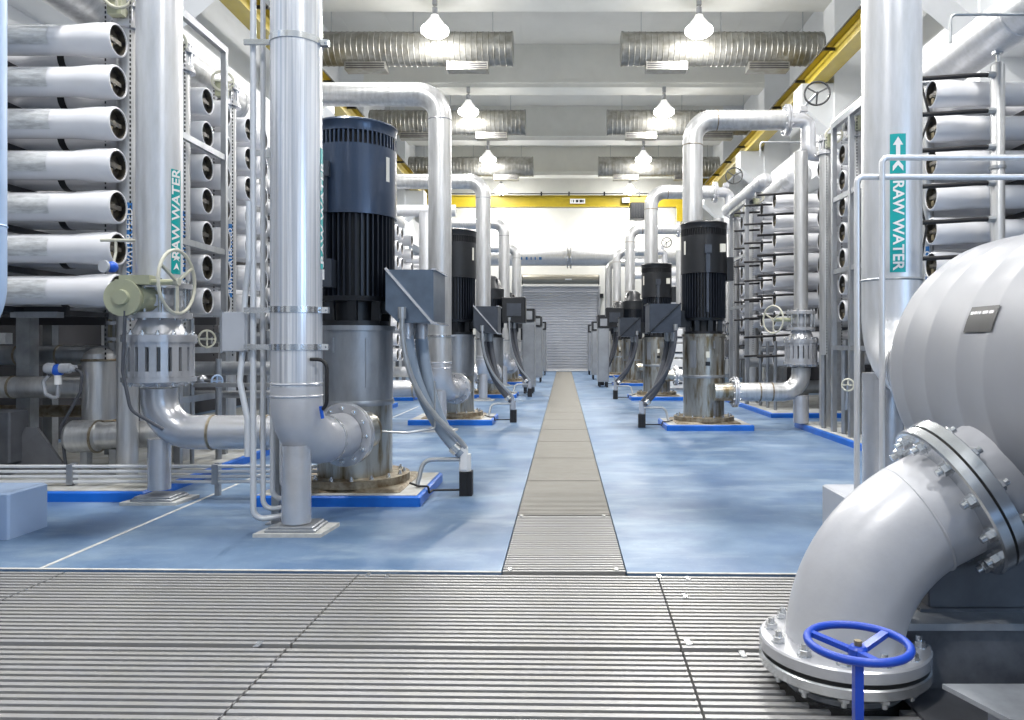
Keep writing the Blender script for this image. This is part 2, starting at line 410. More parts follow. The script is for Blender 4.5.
# ------------------------------------------------------------------ ceiling services
DUCTY = [17.4+5.77*k for k in range(3)]
for k, yd in enumerate(DUCTY):
    for s in (-1,1):
        xa, xb = (1.34, 5.93) if s > 0 else (1.2, 5.93)
        where = ['nearest','second','farthest'][k]+' row, '+('right' if s>0 else 'left')+' side'
        o = thing('spiral_duct','round spiral galvanised air duct under the ceiling, '+where,'duct',(s*(xa+xb)/2,yd,8.09-.38),'ceiling ducts')
        b = MB(); prof = []; t = 0; L = xb-xa
        while t < L-.01:
            prof += [(t,.375),(t+.012,.388),(t+.024,.375),(t+.13,.375)]; t += .13
        prof.append((L,.375)); b.lathe((s*xa,yd,8.09),(s,0,0),prof,28); b.build('duct_shell','galv',o)
        MB().lathe((s*xa,yd,8.09),(s,0,0),[(-.02,.39),(.02,.39)],28).build('end_flange','galv',o)
        for xo in (.55,2.9):
            g = MB(); x0, x1 = sorted((s*(xa+xo), s*(xa+xo+.95))); g.box(x0,x1,yd-.16,yd+.16,8.09-.52,8.09-.34); gg = g.build('air_outlet','galv',o)
            g = MB()
            for q in range(3): g.box(x0+.03,x1-.03,yd-.17,yd-.16,8.09-.50+q*.05,8.09-.475+q*.05)
            g.build('louvre','dark_strut',gg)
        for xo in (.45,2.3,4.2):
            MB().cyl((s*(xa+xo),yd,8.47),(s*(xa+xo),yd,10.15),.008,6).build('hanger_rod','steel',o)
LY = BAYS+[] ; LYN = ['rear-most unseen' for _ in BAYS]
def lamp_proto(loc, label):
    o = thing('high_bay_lamp', label, 'lamp', loc, 'high bay ceiling lamps'); x,y,z = loc
    b = MB(); b.lathe((x,y,z),(0,0,1),[(0,.29),(.03,.30),(.10,.28),(.22,.19),(.33,.10),(.38,.085)],28); b.build('lamp_shade','lamp_shade',o)
    b = MB(); b.lathe((x,y,z),(0,0,1),[(-.10,.11),(-.06,.22),(.0,.30),(.06,.305),(.10,.29)],24); b.build('lamp_lens','lamp_glow',o)
    b = MB(); b.cyl((x,y,z+.38),(x,y,z+.55),.06,12); b.box(x-.05,x+.05,y-.05,y+.05,z+.6,z+.78); b.cyl((x,y,z+.55),(x,y,z+.77),.012,6); b.build('ballast','cast',o)
    return o
proto = None; names = ['nearest visible','second','third','farthest']
for k, yy in enumerate(BAYS):
    for s in (-1,1):
        x = -2.84 if s<0 else 2.97; j = k-3
        vis = 0 <= j < 4
        lab = ('glowing bell shaped high bay lamp, %s on the %s side of the ceiling'%(names[j],'left' if s<0 else 'right')) if vis else ('high bay lamp overhead near the camera, out of view, %s in the %s row'%(ordn[k],'left' if s<0 else 'right'))
        loc = (x, yy+(.0 if k<7 else 0), 8.1)
        proto_loc = loc
        if proto is None: proto = lamp_proto(loc, lab)
        else: copy_tree(proto, loc, lab)
        ld = bpy.data.lights.new('lamp_light','AREA'); ld.shape = 'DISK'; ld.size = .55; ld.energy = 560; ld.color = (1,.975,.94)
        lo = bpy.data.objects.new('lamp_light', ld); COL.objects.link(lo); lo.location = (x,yy,7.98)
        pd = bpy.data.lights.new('lamp_glow_light','POINT'); pd.energy = 230; pd.shadow_soft_size = .3; pd.color = (1,.98,.95)
        po = bpy.data.objects.new('lamp_glow_light', pd); COL.objects.link(po); po.location = (x,yy,7.9)

# crane: rails, bridge, hoist
for s in (-1,1):
    o = thing('crane_rail','long yellow overhead crane rail running along the %s wall'%('left' if s<0 else 'right'),'crane rail',(s*5.6,14,7.0))
    b = MB(); b.box(s*5.6-.17,s*5.6+.17,-6,YB,7.0,7.04); b.box(s*5.6-.02,s*5.6+.02,-6,YB,7.04,7.42); b.box(s*5.6-.17,s*5.6+.17,-6,YB,7.42,7.46); b.build('rail_beam','yellow',o)
    MB().box(s*5.6-.035,s*5.6+.035,-6,YB,7.46,7.53).build('rail_head','yellow',o)
    MB().cyl((s*5.36,-6,7.35),(s*5.36,YB,7.35),.02,6).build('conductor_bar','black',o)
    yy = 2
    while yy < YB:
        MB().box(*sorted((s*5.34,s*5.60)),yy,yy+.04,7.30,7.36).build('conductor_bracket','black',o); yy += 1.92
o = thing('crane_bridge','yellow overhead crane girder spanning the hall near the back wall','crane',(0,30,6.7))
b = MB(); b.box(-5.45,5.45,29.85,30.15,6.71,6.75); b.box(-5.45,5.45,29.97,30.03,6.75,7.13); b.box(-5.45,5.45,29.85,30.15,7.13,7.17); b.box(-5.45,5.45,29.90,29.97,6.75,7.13); b.build('girder','yellow',o)
for s in (-1,1): MB().box(*sorted((s*5.4,s*5.8)),29.3,30.7,7.53,7.72).build('end_carriage','yellow',o)
MB().cyl((-5.4,29.8,7.22),(5.4,29.8,7.22),.02,6).build('festoon_line','black',o)
for x in (-2.5,-.9,.2,1.6,3): MB().box(x-.03,x+.03,29.78,29.84,7.14,7.3).build('line_clip','black',o)
pl = MB().box(.24,.84,29.84,29.85,6.84,7.03).build('capacity_plate','white',o)
q = MB()
for xa,xb in ((.30,.31),(.36,.40),(.47,.57),(.62,.72),(.735,.78)): q.box(xa,xb,29.834,29.84,6.885,6.985)
q.build('worn_marking','black',pl,smooth=False)
o = thing('crane_hoist','dark chain hoist trolley hanging under the yellow girder on the right','hoist',(2.9,30,6.2))
b = MB(); b.bbox(2.62,3.2,29.6,30.2,6.2,6.85,.03)
for q in range(5): b.box(2.66+q*.11,2.71+q*.11,29.57,29.6,6.25,6.8)
b.build('hoist_body','black',o)
MB().box(2.3,2.6,29.7,29.9,6.85,7.05).build('trolley_motor','cabinet',o)
MB().cyl((2.9,29.9,5.6),(2.9,29.9,6.2),.015,6).build('hoist_chain','steel',o)
o = thing('crane_block','yellow trolley block hanging from the girder beside the tall right pipe','crane',(4.6,29.75,6.2))
MB().box(4.45,4.7,29.55,29.8,6.1,6.75).box(4.5,4.6,29.55,29.7,5.8,6.1).build('block_body','yellow',o)

# ------------------------------------------------------------------ pressure vessels and racks
VX = 3.74
def vessel_proto(loc, label):
    x,y,z = loc; o = thing('pressure_vessel', label, 'pressure vessel', loc, 'white pressure vessels')
    b = MB(); prof = [(0,.123),(.002,.134),(.012,.14),(.16,.14),(.26,.132),(.36,.122),(2.0,.122),(2.06,.11)]
    b.lathe((x,y,z),(1,0,0),[(.012,.122)]+prof,28,cap0=False); b.build('shell','vessel',o)
    b = MB(); b.lathe((x,y,z),(1,0,0),[(.07,.001),(.07,.119),(.008,.123)],24,cap0=False,cap1=False)
    b.lathe((x+.085,y,z),(-1,0,0),[(0,.045),(.03,.045),(.05,.03)],14); b.box(x+.03,x+.085,y-.09,y+.09,z-.018,z+.018); c = b.build('end_cap','cap_dark',o)
    MB().box(x+.04,x+.085,y+.02,y+.075,z-.085,z-.03).build('locking_tab','brass',c)
    return o
VP = [None]
def zrow(i): return 3.80-.35*i
posn = ['topmost','second','third','fourth','fifth','sixth','seventh','eighth','ninth']
def vessel(s, y, i, train, coln, extra=None):
    lab = '%s white pressure vessel from the top, %s of the %s rack'%(posn[i], coln, train)
    loc = (s*VX, y, zrow(i))
    if VP[0] is None:
        assert s > 0; o = VP[0] = vessel_proto(loc, lab)
    else: o = copy_tree(VP[0], loc, lab, 0 if s>0 else PI)
    return o
colname = ['front column','second column','third column','fourth column','fifth column','last column']
def rack(s, Y0, cols, train, ymax):
    for c, (dy, nr) in enumerate(cols):
        for i in range(nr): vessel(s, Y0+dy, i, train, colname[c])
    d1 = cols[-1][0]
    o = thing('rack_frame','grey steel frame carrying the white vessels of the %s rack'%train,'rack',(s*4.5,Y0+d1/2,.085))
    yA, yB = Y0-.22, Y0+d1+.25
    for x in (4.80,5.45):
        for yy in (yA, (yA+yB)/2+.12, yB): MB().box(*sorted((s*x-.05,s*x+.05)),yy-.05,yy+.05,.085,4.05).build('post','strut',o)
        nrm = max(n for _,n in cols)
        for i in range(nrm): MB().box(s*x-.03,s*x+.03,yA,yB,zrow(i)-.175,zrow(i)-.124).build('shelf_beam','dark_strut',o)
    for yy in (yA,yB): MB().box(*sorted((s*4.5,s*5.5)),yy-.04,yy+.04,1.25,1.34).build('cross_beam','strut',o)
    return o
# right side trains (first proto made here)
RT = [(7.65,[(0,7),(.50,7),(1.6,7),(2.45,7),(3.31,7)],'nearest right',9),(13.35,[(0,9),(.85,9),(1.6,7),(2.45,7),(3.31,7)],'second right',9),
      (19.1,[(0,9),(.85,9),(1.6,7),(3.31,7)],'third right',9),(24.9,[(0,9),(1.6,7)],'fourth right',9),(30.2,[(0,9)],'farthest right',9)]
LT = [(6.3,[(0,7),(.45,7),(1.58,7),(2.0,7),(2.62,7),(3.05,7)],'nearest left'),(12.2,[(0,7),(2.0,7)],'second left'),(16.9,[(0,9),(.45,9),(1.58,9)],'third left'),(22.7,[(0,9),(1.58,9)],'fourth left'),(28.5,[(0,9)],'farthest left')]
for Y0, cols, tn, nr in RT: rack(1, Y0, cols, tn, nr)
for Y0, cols, tn in LT: rack(-1, Y0, cols, tn, 7)
# foil wraps and clamp straps on the nearest left vessels
for o in list(COL.objects):
    if o.name.startswith('pressure_vessel') and o.parent is None and o.location.x < 0 and o.location.y < 6.8:
        x,y,z = o.location
        if y < 6.4:
            b = MB(); n=10; jx = R.uniform(-.02,.02)
            for q in range(1):
                vs = []
                for k in range(n+1):
                    a = -.62+1.35*k/n
                    for xx in (-4.585+jx,-4.255+jx): vs.append((xx, y-.1245*math.cos(a), z+.1245*math.sin(a)))
                b.add(vs,[(2*k,2*k+1,2*k+3,2*k+2) for k in range(n)])
            b.build('foil_label','foil',None,base=(x,y,z))
        else:
            b = MB()
            b.lathe((-4.05,y,z),(1,0,0),[(-.006,.1235),(-.006,.126),(.006,.126),(.006,.1235)],24)
            b.build('strap','steel',None,base=(x,y,z)); b = MB()
            b.lathe((-4.45,y,z),(1,0,0),[(-.03,.1235),(-.03,.127),(.03,.127),(.03,.1235)],24); b.build('strap','black',None,base=(x,y,z))
        p = COL.objects[-1] if False else b
# re-parent those bits (rotation of the copies is 180 degrees, so set the inverse)
bpy.context.view_layer.update()
for o in list(COL.objects):
    if (o.name.startswith('foil_label') or o.name.startswith('strap')) and o.parent is None:
        for v in COL.objects:
            if v.name.startswith('pressure_vessel') and v.parent is None and (v.location-o.location).length < .01:
                o.parent = v; o.location = (0,0,0); o.rotation_euler = (0,0,-v.rotation_euler.z); break
# pads under the racks
def pad(x0,x1,y0,y1,label,h=.085,cat='concrete pad',group='blue edged pads'):
    o = thing('equipment_pad',label,cat,((x0+x1)/2,(y0+y1)/2,0),group)
    MB().bbox(x0,x1,y0,y1,0,h-.004,.012).build('pad_body','pad_blue',o)
    MB().box(x0+.03,x1-.03,y0+.03,y1-.03,h-.004,h).build('pad_surface','pad_top',o); return o
pad(-6.0,-3.32,5.93,10.4,'long blue edged pad under the nearest left vessel rack')
pad(-6.0,-3.32,11.8,15.0,'blue edged pad under the second left vessel rack')
pad(-6.0,-3.32,16.5,19.4,'blue edged pad under the third left vessel rack')
pad(3.47,6.0,7.2,11.3,'long blue edged pad under the nearest right vessel rack')
pad(3.5,6.0,12.67,17.2,'blue edged pad under the second right vessel rack')
pad(3.5,6.0,18.5,23.0,'blue edged pad under the third right vessel rack')

# valve helper -------------------------------------------------------------
def wheel(parent, c, d, Rr, r, m, spokes=3, name='handwheel', ph=0, hub=.12, drop=0.0):
    dd,a,b_ = basis(d); c = Vector(c); mb = MB(); mb.torus(c,dd,Rr,r,36,10)
    hc = c-dd*drop
    mb.cyl(hc-dd*r*1.3,hc+dd*r*1.3,Rr*hub,12)
    for k in range(spokes):
        w = 2*PI*k/spokes+ph; mb.bar(hc, c+(a*math.cos(w)+b_*math.sin(w))*Rr, r*1.7, r*1.2)
    return mb.build(name, m, parent)
def chain_valve(x,y,z,label,s=-1,zb=1.1):
    o = thing('chain_wheel_valve',label,'valve',(x,y,z))
    b = MB(); b.cyl((x,y,z),(x,y,z+.03),.125,20); b.cyl((x,y,z+.16),(x,y,z+.19),.125,20); b.cyl((x,y,z+.03),(x,y,z+.16),.085,16)
    bolts_in(b,(x,y,z+.03),(0,0,1),.105,8,.012,.13); b.cyl((x,y,z+.19),(x,y,z+.26),.09,16); b.build('valve_body','cast',o)
    c = Vector((x-s*.14*0+.03,y-.20,z+.2)); q = MB(); q.cyl((x,y-.08,z+.1),(x,y-.16,z+.1),.05,12); q.box(x-.06,x+.06,y-.20,y-.12,z+.04,z+.22); q.cyl(c,(x+.03,y-.12,z+.2),.025,8); q.build('gearbox','valve_cream',o)
    wheel(o,c,(0.35*(-s),-1,0),.11,.015,'wheel_cream',4,'chain_wheel')
    for dx in (-.10,.11):
        q = MB(); zz = z+.18
        while zz > zb:
            q.box(c.x+dx-.005,c.x+dx+.005,c.y-.004,c.y+.004,zz-.022,zz); zz -= .04
        q.build('chain','black',o)
    return o
def header(x,y,z0,z1,r,label,text=None,m='pipe',tz=None,ang=.7):
    o = thing('feed_header',label,'pipe',(x,y,z0),'vertical feed headers')
    b = MB(); b.cyl((x,y,z0),(x,y,z1),r,20); b.build('pipe','pipe',o)
    b = MB(); zz = z1-.02
    b.cyl((x,y,z1-.03),(x,y,z1),r+.05,20)
    b.build('flange','cast',o)
    if text:
        l = cyl_patch(o,x,y,r+.001,ang-.25,ang+.25,tz-.42,tz+.42,'label_blue','pipe_label')
        cyl_text(l,'RAW WATER FEED',.07,x,y,r+.005,ang,tz,False,sx=1.25)
    return o
for i,(xx,yy,nm) in enumerate([(-3.80,6.53,'first'),(-3.84,7.52,'second'),(-3.86,8.62,'third')]):
    header(xx,yy,.085,4.0,.085,'%s vertical feed pipe with blue RAW WATER FEED label, nearest left rack'%nm,True,tz=[2.05,2.15,2.2][i])
    chain_valve(xx,yy,4.0,'cream chain wheel valve on top of the %s feed pipe, nearest left rack'%nm,-1)
header(3.82,7.9,.085,4.0,.072,'vertical feed pipe beside the big pipe with blue RAW WATER FEED label, nearest right rack',True,tz=1.85,ang=-.35)
for i,(xx,yy,nm) in enumerate([(3.80,9.75,'front'),(3.72,10.62,'rear')]):
    header(xx,yy,.085,3.95,.10,'%s vertical feed pipe with chains between vessels, nearest right rack'%nm)
    chain_valve(xx,yy,3.95,'chain wheel valve on top of the %s feed pipe, nearest right rack'%nm,1)
for i,(xx,yy) in enumerate([(3.8,15.0),(3.72,16.3)]):
    header(xx,yy,.085,3.95,.09,'%s vertical feed pipe between vessels, second right rack'%['front','rear'][i])
    chain_valve(xx,yy,3.95,'chain wheel valve on top of the %s feed pipe, second right rack'%['front','rear'][i],1)
# angle frames in front of vessel ends
def portal(s, x, ys, z1, zb, label, w=.05):
    o = thing('steel_portal',label,'frame',(s*x,(ys[0]+ys[-1])/2,.085))
    for i,yy in enumerate(ys):
        b = MB(); b.box(s*x-w/2,s*x+w/2,yy-w/2,yy+w/2,.085,z1)
        zz = .4
        b.build('post','steel',o)
    b = MB(); b.box(s*x-w/2,s*x+w/2,ys[0]-w/2,ys[-1]+w/2,z1,z1+.07); b.build('top_rail','steel',o)
    for z in zb: MB().box(s*x-.02,s*x+.02,ys[0]+w/2,ys[-1]-w/2,z-.03,z+.03).build('cross_rail','steel',o)
    return o
portal(-1,3.60,[7.0,7.95],4.33,[3.22,2.22,1.19,.72],'grey steel portal frame in front of the left vessel ends, beside the labelled pipe',.055)
portal(1,3.58,[8.35,9.35,9.95],4.1,[3.15,2.2,1.2],'grey steel portal frame in front of the nearest right vessel ends',.06)
portal(1,3.56,[14.6,16.0],4.0,[3.0,2.0],'grey steel portal frame in front of the second right vessel ends',.07)
# header pipes above the racks (along y)
def overhead(s,x,z,r,y0,y1,label,m='pipe_white'):
    o = thing('overhead_header',label,'pipe',(s*x,(y0+y1)/2,z-r))
    b = MB(); b.lathe((s*x,y0,z),(0,1,0),[(-r*.5,.01),(-r*.44,r*.4),(-r*.25,r*.8),(0,r),(y1-y0,r),(y1-y0+r*.25,r*.8),(y1-y0+r*.5,.01)],28); b.build('pipe',m,o)
    yy = y0+.4
    while yy < y1:
        MB().lathe((s*x,yy,z),(0,1,0),[(0,r+.004),(.015,r+.01),(.03,r+.004)],28).build('weld_band',m,o); yy += 1.9
    for yy in (y0+.5,y1-.4): MB().box(s*x-.05,s*x+.05,yy-.05,yy+.05,z-r-.09,z-r+.01).build('saddle','strut',o)
overhead(1,4.25,4.32,.23,4.6,11.2,'wide white overhead pipe along the top of the nearest right rack')
overhead(1,4.25,4.32,.23,13.55,17.2,'wide white capped overhead pipe on top of the second right rack')
overhead(1,4.25,4.32,.23,19.2,23,'wide white capped overhead pipe on top of the third right rack')
overhead(-1,4.25,4.32,.23,5.3,9.6,'wide grey overhead pipe along the top of the nearest left rack','pipe')
overhead(-1,4.25,4.32,.23,16.9,19,'wide white overhead pipe on top of the third left rack')
overhead(1,3.62,4.20,.13,13.5,16.6,'narrow round ended overhead pipe on top of the second right rack')
overhead(1,3.74,4.25,.09,8.6,10.3,'narrow overhead pipe behind the portal of the nearest right rack')
# thin line above second rack
for (y0,nm,z) in ((13.0,'second right',4.75),(6.6,'nearest right',4.15)):
    o = MB().tube(fillet([(3.4,y0,z-.25),(3.4,y0,z),(5.0,y0,z),(5.0,y0,z-.5)],.05,4),.014,8).build('air_line','conduit')
    tag(o,'thin air line looping above the %s rack'%nm,'pipe')
# product manifolds on right trains
def manifold(x,y,r,z0,z1,rows_,train,s=1,xe=3.45):
    o = thing('product_manifold','slim vertical manifold pipe with black hoses in front of the %s rack'%train,'pipe',(s*x,y,z0))
    b = MB(); b.lathe((s*x,y,z0),(0,0,1),[(0,r),(z1-z0,r),(z1-z0+.03,r*.8),(z1-z0+.045,.01)],20); b.build('standpipe','pipe',o)
    b = MB(); b.cyl((s*x,y,z1+.04),(s*x,y,z1+.16),.018,8); b.box(s*x-.04,s*x+.04,y-.03,y+.03,z1+.12,z1+.17); v = b.build('vent_valve','bright_steel',o)
    MB().box(s*x-.055,s*x-.035,y-.02,y+.02,z1+.16,z1+.25).build('valve_lever','blue_small',v)
    for i in rows_:
        z = zrow(i)+.06
        MB().tube([(s*(x-r*.7),y-.03,z),(s*(x-.25),y-.03,z-.005),(s*(x-.5),y-.02,z-.02),(s*xe,y,z-.03)],.022,10).build('hose','rubber',o)
        MB().cyl((s*(x-r-.05),y-.03,z),(s*(x-r+.02),y-.03,z),.032,8).build('coupling','conduit',o)
    MB().lathe((s*x,y,zrow(3)+.2),(0,0,1),[(0,r+.012),(.03,r+.012)],16).build('clamp','steel',o)
manifold(4.22,7.30,.065,.5,3.95,range(7),'nearest right')
manifold(4.10,13.0,.065,.5,3.95,range(9),'second right',xe=3.35)
manifold(4.10,18.8,.065,.5,3.95,range(9),'third right',xe=3.3)
for j,(yy,tn) in enumerate([(13.95,'second right'),(14.75,'second right')]):
    o = thing('hose_set','set of black hoses beside %s column of the %s rack'%(['second','third'][j],tn),'hose',(3.5,yy,.5))
    for i in range(9 if j==0 else 7): MB().cyl((3.35,yy,zrow(i)+.02),(3.95,yy,zrow(i)+.05),.02,8).build('hose','rubber',o)
o = MB().tube([(3.5,7.45,4.0),(3.62,7.42,3.5),(3.45,7.45,3.0),(3.6,7.45,2.4),(3.5,7.45,1.8),(3.62,7.45,1.0)],.012,8).build('black_cable','rubber')
tag(o,'thin black cable hanging beside the big right pipe in front of vessel ends','cable')

# ------------------------------------------------------------------ pumps
def pump(Xp, Yp, s, label, kind='tall'):
    """s: side, -1 left of the aisle. the aisle is at x=0."""
    o = thing('vertical_pump', label, 'pump', (Xp,Yp,.085)); a = -s   # a: direction to the aisle
    c = (Xp,Yp)
    def L(prof, name, m, n=40, par=None, **k): return MB().lathe((Xp,Yp,0),(0,0,1),prof,n,**k).build(name,m,par or o)
    MB().bbox(Xp-.47,Xp+.47,Yp-.44,Yp+.44,.085,.11,.02).build('sole_plate','rust',o)
    L([(.11,.45),(.17,.45),(.17,.33)],'base_flange','rust')
    for k in range(16):
        w = 2*PI*(k+.5)/16; bolt(o,(Xp+.40*math.cos(w),Yp+.40*math.sin(w),.17),(0,0,1),.018)
    L([(.17,.305),(.745,.305)],'lower_barrel','barrel',48)
    L([(.745,.316),(.77,.322),(.79,.316)],'seam_ring','steel',48)
    L([(.79,.31),(1.36,.31),(1.36,.33),(1.40,.33),(1.40,.20)],'upper_barrel','barrel' if s>0 else 'steel',48)
    # access panel on the barrel facing the camera
    aw = .55*a
    cyl_patch(o,Xp,Yp,.311,aw-.02 if a>0 else aw-.32,aw+.32 if a>0 else aw+.02,.90,1.30,'steel','access_cover',.008)
    cyl_patch(o,Xp,Yp,.311,-.3*a-.04,-.3*a+.04,1.18,1.30,'steel','lifting_lug',.03)
    if s>0:
        cyl_patch(o,Xp,Yp,.311,-.08,.10,1.05,1.14,'paper','rating_plate',.003); cyl_patch(o,Xp,Yp,.311,-.10,.12,.93,.99,'black','nameplate',.003)
    L([(1.40,.29),(1.44,.29),(1.44,.19),(1.60,.19),(1.60,.30),(1.64,.31)],'motor_stool','black',40)
    for k in range(8):
        w = 2*PI*k/8+.2; MB().bar((Xp+.25*math.cos(w),Yp+.25*math.sin(w),1.42),(Xp+.26*math.cos(w),Yp+.26*math.sin(w),1.62),.05,.07).build('stool_rib','black',o)
    L([(1.64,.275),(2.35,.275)],'motor_core','black',40)
    b = MB()
    for k in range(44):
        w = 2*PI*k/44; e = Vector((math.cos(w),math.sin(w),0)); t = Vector((-e.y,e.x,0)); p = Vector((Xp,Yp,0))
        vs = [p+e*rr+t*q+Vector((0,0,z)) for rr in (.27,.325) for q in (-.006,.006) for z in (1.64,2.33)]
        b.add(vs,[(0,1,3,2),(4,6,7,5),(0,4,5,1),(2,3,7,6),(0,2,6,4),(1,5,7,3)])
    b.build('cooling_fins','fin',o)
    if kind == 'tall':
        L([(2.30,.325),(2.30,.342),(2.86,.342),(2.86,.335)],'motor_hood','navy' if s<0 else 'black',56,cap0=False,cap1=False)
        L([(2.84,.31),(2.99,.31)],'vent_drum','rubber',40)
        b = MB()
        for k in range(56):
            w = 2*PI*k/56; e = Vector((math.cos(w),math.sin(w),0)); t = Vector((-e.y,e.x,0)); p = Vector((Xp,Yp,0))
            vs = [p+e*rr+t*q+Vector((0,0,z)) for rr in (.325,.341) for q in (-.007,.007) for z in (2.85,2.97)]
            b.add(vs,[(0,1,3,2),(4,6,7,5),(0,4,5,1),(2,3,7,6),(0,2,6,4),(1,5,7,3)])
        b.build('vent_grille','navy' if s<0 else 'black',o)
        L([(2.965,.30),(2.965,.343),(3.03,.343),(3.045,.352),(3.06,.343),(3.075,.30),(3.08,.01)],'top_cover','navy' if s<0 else 'black',56)
        cyl_patch(o,Xp,Yp,.343,1.12*a-.06,1.12*a+.06,2.58,2.78,'paper','warning_label',.002)
        # lifting bracket
        b = MB(); ang = -.22*a if s<0 else .05
        bx, by = Xp+.36*math.sin(-.45 if s<0 else -.02), Yp-.36*math.cos(-.45 if s<0 else -.02)
        b.box(bx-.03,bx+.03,by-.03,by+.02,2.30,2.62); b.box(bx-.05,bx+.05,by-.05,by+.02,2.58,2.70); b.box(bx-.018,bx+.018,by-.01,by+.04,1.72,2.32); b.build('lifting_bracket','box_dark',o)
    else:
        L([(2.30,.33),(2.55,.33),(2.62,.28),(2.78,.22),(2.86,.12),(2.88,.01)],'motor_dome','black',40)
        for k in range(4):
            w = PI/4+k*PI/2; MB().box(Xp+.25*math.cos(w)-.02,Xp+.25*math.cos(w)+.02,Yp+.25*math.sin(w)-.02,Yp+.25*math.sin(w)+.02,2.55,2.78).build('lifting_eye','black',o)
    # small connection box on fins
    if s<0:
        q = MB(); q.box(Xp-.30,Xp-.07,Yp-.42,Yp-.28,1.70,1.92); t = q.build('connection_box','box_dark',o)
        MB().box(Xp-.24,Xp-.13,Yp-.424,Yp-.42,1.85,1.895).build('box_label','white',t); MB().box(Xp-.245,Xp-.125,Yp-.424,Yp-.42,1.755,1.835).build('box_label','white',t)
    else:
        MB().box(Xp+.33,Xp+.43,Yp-.1,Yp+.08,2.2,2.55).build('connection_box','black',o)
        MB().box(Xp+.18,Xp+.26,Yp-.345,Yp-.30,2.6,2.72).build('warning_label','paper',o)
    # terminal box towards the aisle
    if kind == 'tall':
        xa, xb = (.34,.72) if s<0 else (.40,.86); ya, yb_ = Yp-.36, Yp+.22; z0,z1 = 1.42,1.84
        q = MB(); X = lambda t: Xp+a*t
        q.prism_y([(X(xa),z1),(X(xb),z1),(X(xb),z0),(X(xa+.10),z0),(X(xa),z0+.10)],ya,yb_); m_ = 'box_blue' if s<0 else 'box_dark'
        t = q.build('terminal_box',m_,o,smooth=False)
        MB().bar((X(xa),ya-.008,z1+.01),(X(xb),ya-.008,z0-.01),.022,.02).build('box_seam','cast' if s<0 else 'black',t)
        MB().box(*sorted((X(xb-.02),X(xb+.03))),ya-.01,yb_+.01,z0-.012,z0+.004).box(*sorted((X(xb-.02),X(xb+.02))),ya-.01,yb_+.01,z1-.004,z1+.01).build('box_rim','cast' if s<0 else 'black',t)
        MB().box(*sorted((X(.2),X(xa+.02))),Yp-.1,Yp+.1,1.5,1.75).build('box_neck','black',o)
    else:
        X = lambda t: Xp+a*t
        t = MB().bbox(*sorted((X(.3),X(.85))),Yp-.35,Yp+.25,1.75,2.35,.02).build('terminal_box','black',o)
        MB().box(*sorted((X(.42),X(.75))),Yp-.37,Yp-.35,1.9,2.2).build('box_cover','box_dark',t)
    return o
def cables(Xp,Yp,s,label,kind='tall'):
    a = -s; X = lambda t: Xp+a*t; m = 'hose_grey' if s<0 and kind=='tall' and Yp<8 else 'hose_dark'
    bx = .945
    o = thing('cable_conduit',label,'conduit',(X(bx),Yp-.09,0))
    MB().box(X(bx)-.052,X(bx)+.052,Yp-.14,Yp-.04,0,.20).box(X(bx)-.012,X(bx)+.012,Yp-.15,Yp-.14,.005,.19).build('foot_boot','rubber',o)
    b = MB(); b.box(X(bx)-.03-.01,X(bx)+.015,Yp-.155,Yp-.09,.22,.40); b.cyl((X(bx-.01),Yp-.09,.2),(X(bx-.01),Yp-.09,.34),.05,14); b.build('clamp_block','white' if m=='hose_grey' else 'cast',o)
    zt = 1.42 if kind=='tall' else 1.75
    for j,(dx,dy) in enumerate([(0,-.12),(.10,-.02),(.06,.10)] if s<0 else [(0,-.08),(.07,.08)]):
        x0 = X(.47+dx); y0 = Yp-.05+dy
        pts = []
        P = [Vector((x0,y0,zt)),Vector((x0+a*.02,y0,zt-.55)),Vector((X(.74),Yp-.06+dy*.4,.50)),Vector((X(bx-.03),Yp-.09+dy*.25,.34))]
        for k in range(17):
            t = k/16; pts.append(P[0]*(1-t)**3+P[1]*3*t*(1-t)**2+P[2]*3*t*t*(1-t)+P[3]*t**3)
        h = MB().tube(pts,.046,14).build('cable_sleeve',m,o)
        MB().cyl((x0,y0,zt-.13),(x0,y0,zt-.0),.052,14).build('gland','cast' if m=='hose_grey' else 'conduit',h)
        d = (pts[-1]-pts[-2]).normalized(); MB().cyl(pts[-1]-d*.10,pts[-1]-d*.04,.056,14).build('band_clamp','bright_steel',h)
    P = [Vector((X(.48),Yp-.40,zt+.08)),Vector((X(.46),Yp-.42,.8)),Vector((X(.80),Yp-.2,.62)),Vector((X(bx),Yp-.14,.40))]
    pts = [P[0]*(1-t)**3+P[1]*3*t*(1-t)**2+P[2]*3*t*t*(1-t)+P[3]*t**3 for t in [k/16 for k in range(17)]]
    MB().tube(pts,.021,10).build('thin_conduit','conduit' if s<0 else 'hose_dark',o)
    MB().cyl((X(.48),Yp-.40,zt+.03),(X(.48),Yp-.40,zt+.12),.032,10).build('conduit_elbow','conduit',o)
    MB().tube(fillet([(X(bx-.03),Yp-.12,.30),(X(.60),Yp-.14,.30),(X(.56),Yp-.20,.10)],[.09],6),.018,10).build('pad_conduit','conduit',o)
    MB().tube(fillet([(X(bx-.03),Yp-.10,.045),(X(.67),Yp-.12,.045),(X(.662),Yp-.22,.045),(X(.655),Yp-.24,.1),(X(.58),Yp-.24,.1),(X(.50),Yp-.20,.12)],.008,3),.009,8).build('black_cable','rubber',o)
    return o
